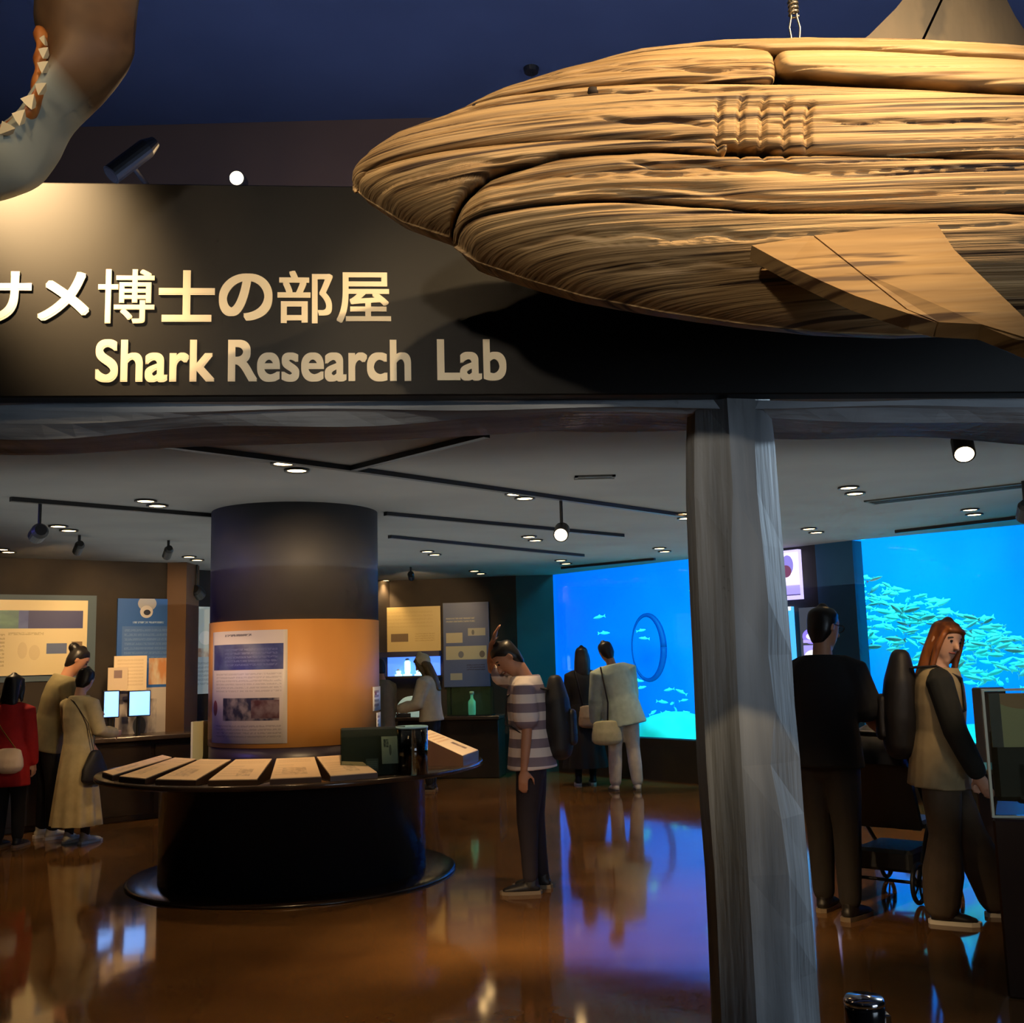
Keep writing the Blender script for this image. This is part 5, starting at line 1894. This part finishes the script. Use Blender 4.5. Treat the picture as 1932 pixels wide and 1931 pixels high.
M_WHITE_SOLE = mat('white_sole', S(226, 220, 208), .6)
M_DARK_SOLE = mat('dark_sole', S(120, 104, 84), .6)
M_BLACK_SHOE = mat('black_shoe', S(26, 22, 22), .5)
M_WHITE_SHOE = mat('white_shoe', S(222, 212, 190), .6)
M_DENIM = cloth('dark_trousers', S(38, 30, 38))
M_BLACKC = cloth('black_cotton', S(18, 17, 20))


def floor_at(px, py):
    p = at_z(px, py, 0)
    return (p.x, p.y)


# -- man in the striped polo shirt, head bowed, right hand raised to his head
r1, k1 = person('man in a striped polo shirt with bowed head and one hand raised to it', floor_at(1004, 1682), 174, 1.66,
                dict(mat=striped(), hem=.05, flare=1.24, ease=.022, sleeve='short', sleeve_w=1.2, sleeve_len=.70, name='polo_shirt'),
                dict(kind='trousers', mat=M_DENIM, w=1.02, flare=.9), (M_BLACK_SHOE, M_DARK_SOLE), ('short', None), lean=3, head=(40, 14), hips=-.012,
                arms=((Vector((-.06, .10, -1)), Vector((.10, .04, -1)), Vector((0, -1, 0)), Vector((.1, 0, -1)), .3),
                      (Vector((.88, -.10, .42)), Vector((-.12, .66, .62)), Vector((-1, 0, 0)), Vector((-.30, .30, .80)), .15)),
                feet=((.0, .05, 8), (-.035, -.06, -5)), neck_fwd=.006)
# -- man in black T-shirt pushing the buggy
r2, k2 = person('man in a black T-shirt and glasses pushing a buggy', floor_at(1580, 1728), 50, 1.76,
                dict(mat=M_BLACKC, hem=.05, flare=1.12, ease=.024, sleeve='short', sleeve_w=1.3, name='t_shirt'),
                dict(kind='trousers', mat=cloth('charcoal_trousers', S(34, 29, 27)), w=1.08), (M_BLACK_SHOE, M_DARK_SOLE), ('short', None), lean=3, head=(6, -22), glasses=True, width=1.08,
                arms=((Vector((.32, .10, -1)), Vector((.9, -.05, -.36)), Vector((0, 0, -1)), Vector((1, 0, -.2)), .9),
                      (Vector((.30, -.12, -1)), Vector((.9, .05, -.40)), Vector((0, 0, -1)), Vector((1, 0, -.2)), .9)),
                feet=((.04, .06, 6), (-.03, -.06, -6)))
# -- woman with copper hair looking back
r3, k3 = person('woman with long copper hair, dark sleeves and wide trousers, striding right', floor_at(1796, 1738), -20, 1.66,
                dict(mat=cloth('beige_coat', S(168, 150, 116)), hem=.085, flare=1.2, ease=.028, sleeve='long', name='coat'),
                dict(kind='trousers', mat=cloth('brown_wide_trousers', S(92, 78, 64)), w=1.18, flare=1.5), (M_BLACK_SHOE, M_WHITE_SOLE), ('long', M_HAIRB), lean=4, head=(12, -48),
                arms=((Vector((.15, .16, -1)), Vector((.35, .0, -1))), (Vector((.22, -.18, -1)), Vector((.42, .04, -1)))),
                feet=((.15, .10, 12), (-.03, -.05, -4)), skin=M_SKIN2, sleeve_mat=cloth('black_sleeve', S(30, 32, 30)))
# -- couple in front of the tank
r4, k4 = person('long haired woman in black top and long black skirt facing the tank', floor_at(1106, 1481), 92, 1.63,
                dict(mat=M_BLACKC, hem=.0, sleeve='long', ease=.012, name='black_top'), dict(kind='skirt', len=.40, w=.165, mat=mat('black_skirt', S(24, 22, 24), .9), tights=M_BLACKC),
                (M_BLACK_SHOE, M_WHITE_SOLE), ('long', None), head=(4, -12), skin=M_SKIN2, voxel=.013)
r5, k5 = person('man in pale mint shirt and white trousers leaning towards the long haired woman', floor_at(1180, 1493), 96, 1.70,
                dict(mat=cloth('mint_shirt', S(186, 204, 184)), hem=.10, flare=1.30, ease=.034, sleeve='long', sleeve_w=1.35, name='overshirt'),
                dict(kind='trousers', mat=cloth('white_trousers', S(222, 212, 190)), w=1.10, flare=1.1), (M_WHITE_SHOE, M_DARK_SOLE), ('short', None), lean=5, side=10, head=(8, 16, 8), width=1.05, voxel=.013,
                feet=((.0, .065, 5), (.0, -.085, -8)))
# -- visitors at the left exhibit wall
r6, k6 = person('woman in a long beige dress with a black shoulder bag strap', floor_at(142, 1592), 62, 1.53,
                dict(mat=cloth('beige_blouse', S(206, 190, 148)), hem=.0, sleeve='long', sleeve_w=1.2, ease=.016, name='blouse'),
                dict(kind='skirt', len=.42, w=.155, mat=cloth('beige_skirt', S(200, 182, 138)), tights=cloth('brown_tights', S(70, 52, 36))), (M_WHITE_SHOE, M_WHITE_SOLE), ('short', None), head=(22, 20), voxel=.012,
                arms=((Vector((.35, .3, -1)), Vector((.85, -.1, .35))), (Vector((.2, -.25, -1)), Vector((.8, .2, -.1)))), skin=M_SKIN2)
r7, k7 = person('person in a red coat with a small white bag at the far left edge', floor_at(12, 1600), 84, 1.48,
                dict(mat=cloth('red_coat', S(188, 30, 32)), hem=.17, flare=1.28, ease=.018, sleeve='long', sleeve_w=1.2, name='red_coat'),
                dict(kind='trousers', mat=M_BLACKC), (M_BLACK_SHOE, M_DARK_SOLE), ('bob', None), head=(4, -10), voxel=.012, skin=M_SKIN2)
r8, k8 = person('visitor in a khaki jacket with dark hair bun leaning to the cream poster', floor_at(84, 1583), 40, 1.76,
                dict(mat=cloth('khaki_jacket', S(142, 130, 92)), hem=.08, flare=1.15, ease=.026, sleeve='long', sleeve_w=1.3, name='jacket'),
                dict(kind='trousers', mat=M_BLACKC), (M_WHITE_SHOE, M_WHITE_SOLE), ('bun', None), lean=14, side=-4, head=(16, -14), voxel=.012,
                arms=((Vector((.3, .35, -1)), Vector((.6, .3, -.6))), (Vector((.1, -.3, -1)), Vector((.5, -.1, -.9)))))
# -- visitors behind the column
r9, k9 = person('visitor in a white cap and white top at the back counter', floor_at(816, 1492), 165, 1.60,
                dict(mat=cloth('white_top', S(206, 198, 176)), hem=.02, flare=1.1, ease=.022, sleeve='long', sleeve_w=1.4, name='white_top'),
                dict(kind='trousers', mat=M_BLACKC), (M_BLACK_SHOE, M_DARK_SOLE), ('long', mat('brown_hair', S(96, 78, 40), .5)), cap=cloth('white_cap_cloth', S(222, 208, 170)), head=(20, 6), lean=4, voxel=.013, skin=M_SKIN2,
                arms=((Vector((.3, .15, -1)), Vector((.9, -.1, -.2))), (Vector((.3, -.15, -1)), Vector((.9, .1, -.2)))))
r10, k10 = person('visitor in grey half hidden behind the right side of the column', floor_at(722, 1500), 140, 1.56,
                  dict(mat=cloth('grey_top', S(124, 112, 88)), hem=.05, flare=1.1, ease=.02, sleeve='long', name='grey_top'),
                  dict(kind='trousers', mat=cloth('tan_trousers', S(150, 118, 72))), (M_BLACK_SHOE, M_DARK_SOLE), ('short', None), head=(20, 0), voxel=.014)
# -- child behind the woman, only its white shoes in view
r11, k11 = person('small child in dark clothes and white shoes behind the rucksack', floor_at(1722, 1497), 100, 1.02,
                  dict(mat=M_BLACKC, hem=.05, sleeve='long', ease=.016, name='jumper'), dict(kind='trousers', mat=M_DENIM), (M_WHITE_SHOE, M_WHITE_SOLE), ('short', None), voxel=.012)

# ------------------------------------------------------------------ bags
M_PACK = cloth('black_nylon', S(28, 24, 26), .6)


def rucksack(R, K, label, H, m, scale=1.0, low=.01):
    c = K['ch'] - K['fwd'] * (.085 * H + .035 * H * scale) + K['d'] * low * H
    w = wpt(R, c)
    t = thing('rucksack', label, 'backpack', w, R.rotation_euler.z)
    fw, up, lt = K['fwd'], K['d'], K['lat']
    s = H * scale
    blob('pack', [tube([up * -.14 * s, up * -.05 * s, up * .06 * s, up * .13 * s], [(.075 * s, .05 * s), (.082 * s, .06 * s), (.075 * s, .05 * s), (.05 * s, .032 * s)], 18, lt)], m, t, .011, 3)
    blob('pocket', [tube([up * -.11 * s - fw * .05 * s, up * .0 * s - fw * .055 * s], [(.055 * s, .022 * s), (.05 * s, .02 * s)], 14, lt)], m, t, .011, 3)
    for sg in (-1, 1):
        pts = [lt * sg * .045 * s + up * .10 * s + fw * .03 * s, lt * sg * .055 * H + up * .123 * H + fw * .115 * H, lt * sg * .062 * H + up * .085 * H + fw * .195 * H,
               lt * sg * .075 * H + up * -.02 * H + fw * .205 * H, lt * sg * .085 * H - up * .09 * H + fw * .10 * H]
        obj('strap', tube(pts, [(.016 * H, .004 * H)] * 5, 8, lt) + (True,), m, t)
    return t


rucksack(r1, k1, 'dark rucksack on the back of the man in stripes', 1.66, cloth('dark_pack', S(34, 31, 30), .6), 1.0, -.035)
rucksack(r3, k3, 'large black rucksack on the back of the copper haired woman', 1.66, M_PACK, 1.12)


def small_bag(R, off, size, m, sm, label, strap_from, kind='shoulder_bag', over=None):
    w = wpt(R, off)
    t = thing(kind, label, 'bag', w, R.rotation_euler.z)
    a, b, c = size
    blob('pouch', [tube([(0, 0, -c * .92), (0, 0, -c * .55), (0, 0, -.02)], [(a * .55, b * .52), (a * .5, b * .5), (a * .22, b * .44)], 16, (1, 0, 0))], m, t, .010, 5)
    pts = [Vector(p) - off for p in strap_from]
    obj('strap', tube(pts, [(.011, .003)] * len(pts), 8) + (True,), sm, t)
    return t


H6 = 1.53
sh6 = k6['sh']
small_bag(r6, Vector((-.02, -.245, .80)), (.26, .10, .26), M_PACK, M_PACK, 'black shoulder bag on the hip of the woman in beige',
          [Vector((-.02, -.23, .78)), Vector((-.07, -.20, 1.05)), sh6 + Vector((-.10, -.05, .0)), sh6 + Vector((-.06, .10, .035)), sh6 + Vector((.05, .10, .01))])
sh7 = k7['sh']
small_bag(r7, Vector((-.18, -.10, .86)), (.13, .26, .17), mat('cream_leather', S(232, 206, 180), .5), mat('gold_chain', S(190, 150, 70), .4, .6), 'small cream bag hanging on the back of the red coat',
          [Vector((-.175, -.16, .85)), Vector((-.17, -.02, 1.02)), sh7 + Vector((-.12, .12, .0)), sh7 + Vector((-.02, .15, .045))], 'cross_body_bag')
small_bag(r4, Vector((-.17, -.08, .95)), (.09, .32, .26), cloth('beige_canvas', S(176, 150, 120)), M_PACK, 'beige tote bag hanging at the back of the woman in black',
          [Vector((-.15, .02, .94)), Vector((-.13, .06, 1.15)), k4['sh'] + Vector((-.09, .10, .03))], 'tote_bag')
small_bag(r5, Vector((-.16, .22, .80)), (.12, .34, .24), cloth('cream_canvas', S(190, 182, 140)), M_PACK, 'round cream cloth bag between the couple',
          [Vector((-.14, .20, .80)), Vector((-.14, .19, 1.0)), k5['sh'] + Vector((-.10, .16, .03))], 'cloth_bag')

# ------------------------------------------------------------------ buggies
M_FRAME = mat('dark_tube', S(30, 30, 32), .3, .6)


def wheel(parent, c, r, w=.03):
    pts = [(c[0] + r * math.cos(a), c[1], c[2] + r * math.sin(a)) for a in np.linspace(0, 2 * PI, 25)]
    tyre = obj('wheel', tube(pts, .014, 8, cap=False) + (True,), M_BLK, parent)
    obj('hub', lathe([(.0, -.02), (.022, -.02), (.022, .02), (.0, .02)], 14), M_FRAME, tyre, c, (PI / 2, 0, 0))
    for k in range(5):
        a = 2 * PI * k / 5
        obj('spoke', tube([c, (c[0] + r * math.cos(a), c[1], c[2] + r * math.sin(a))], .006, 6), M_FRAME, tyre)


def buggy(loc, yaw, label, hood=True):
    t = thing('buggy', label, 'pushchair', (loc[0], loc[1], 0), math.radians(yaw))
    for s in (-.22, .22):
        obj('frame_side', tube([(-.45, s, 1.0), (-.30, s, .86), (.05, s, .40), (.36, s, .13)], .013, 8) + (True,), M_FRAME, t)
        obj('frame_side', tube([(.08, s, .56), (-.10, s, .38), (-.28, s, .14)], .013, 8) + (True,), M_FRAME, t)
        wheel(t, (.36, s, .115), .10)
        wheel(t, (-.28, s, .125), .11)
    obj('handle', tube([(-.45, -.22, 1.0), (-.47, 0, 1.01), (-.45, .22, 1.0)], .017, 10) + (True,), M_BLK, t)
    obj('axle', tube([(-.28, -.22, .125), (-.28, .22, .125)], .010, 8), M_FRAME, t)
    obj('seat', join(box(-.06, .26, -.19, .19, .40, .45, .02)), M_PACK, t)
    V = [(-.06, -.19, .42), (-.06, .19, .42), (-.24, .19, .90), (-.24, -.19, .90), (-.09, -.19, .40), (-.09, .19, .40), (-.28, .19, .89), (-.28, -.19, .89)]
    obj('backrest', (V, [(0, 1, 2, 3), (7, 6, 5, 4), (0, 4, 5, 1), (1, 5, 6, 2), (2, 6, 7, 3), (3, 7, 4, 0)]), M_PACK, t)
    obj('basket', join(box(-.26, .16, -.18, .18, .17, .30, .02)), mat('basket_mesh', S(46, 48, 50), .7), t)
    obj('footrest', tube([(.30, -.16, .20), (.34, 0, .19), (.30, .16, .20)], .012, 8), M_FRAME, t)
    if hood:
        V, F = [], []
        for j in range(9):
            a = math.radians(175 - 110 * j / 8)
            for k in range(9):
                b = math.radians(-90 + 180 * k / 8)
                V.append((-.10 + .30 * math.cos(a) * (.75 + .25 * math.cos(b)), .20 * math.sin(b), .80 + .26 * math.sin(a) * (math.cos(b) ** .5 if math.cos(b) > 0 else 0)))
        for j in range(8):
            for k in range(8):
                F.append((j * 9 + k, j * 9 + k + 1, j * 9 + 10 + k, j * 9 + 9 + k))
        obj('hood', (V, F, True), M_PACK, t)
    return t


w2 = wpt(r2, Vector((.33, -.08, 0)))
a2 = r2.rotation_euler.z
buggy((w2.x + .45 * math.cos(a2), w2.y + .45 * math.sin(a2)), math.degrees(a2), 'black buggy pushed by the man in the black T-shirt')
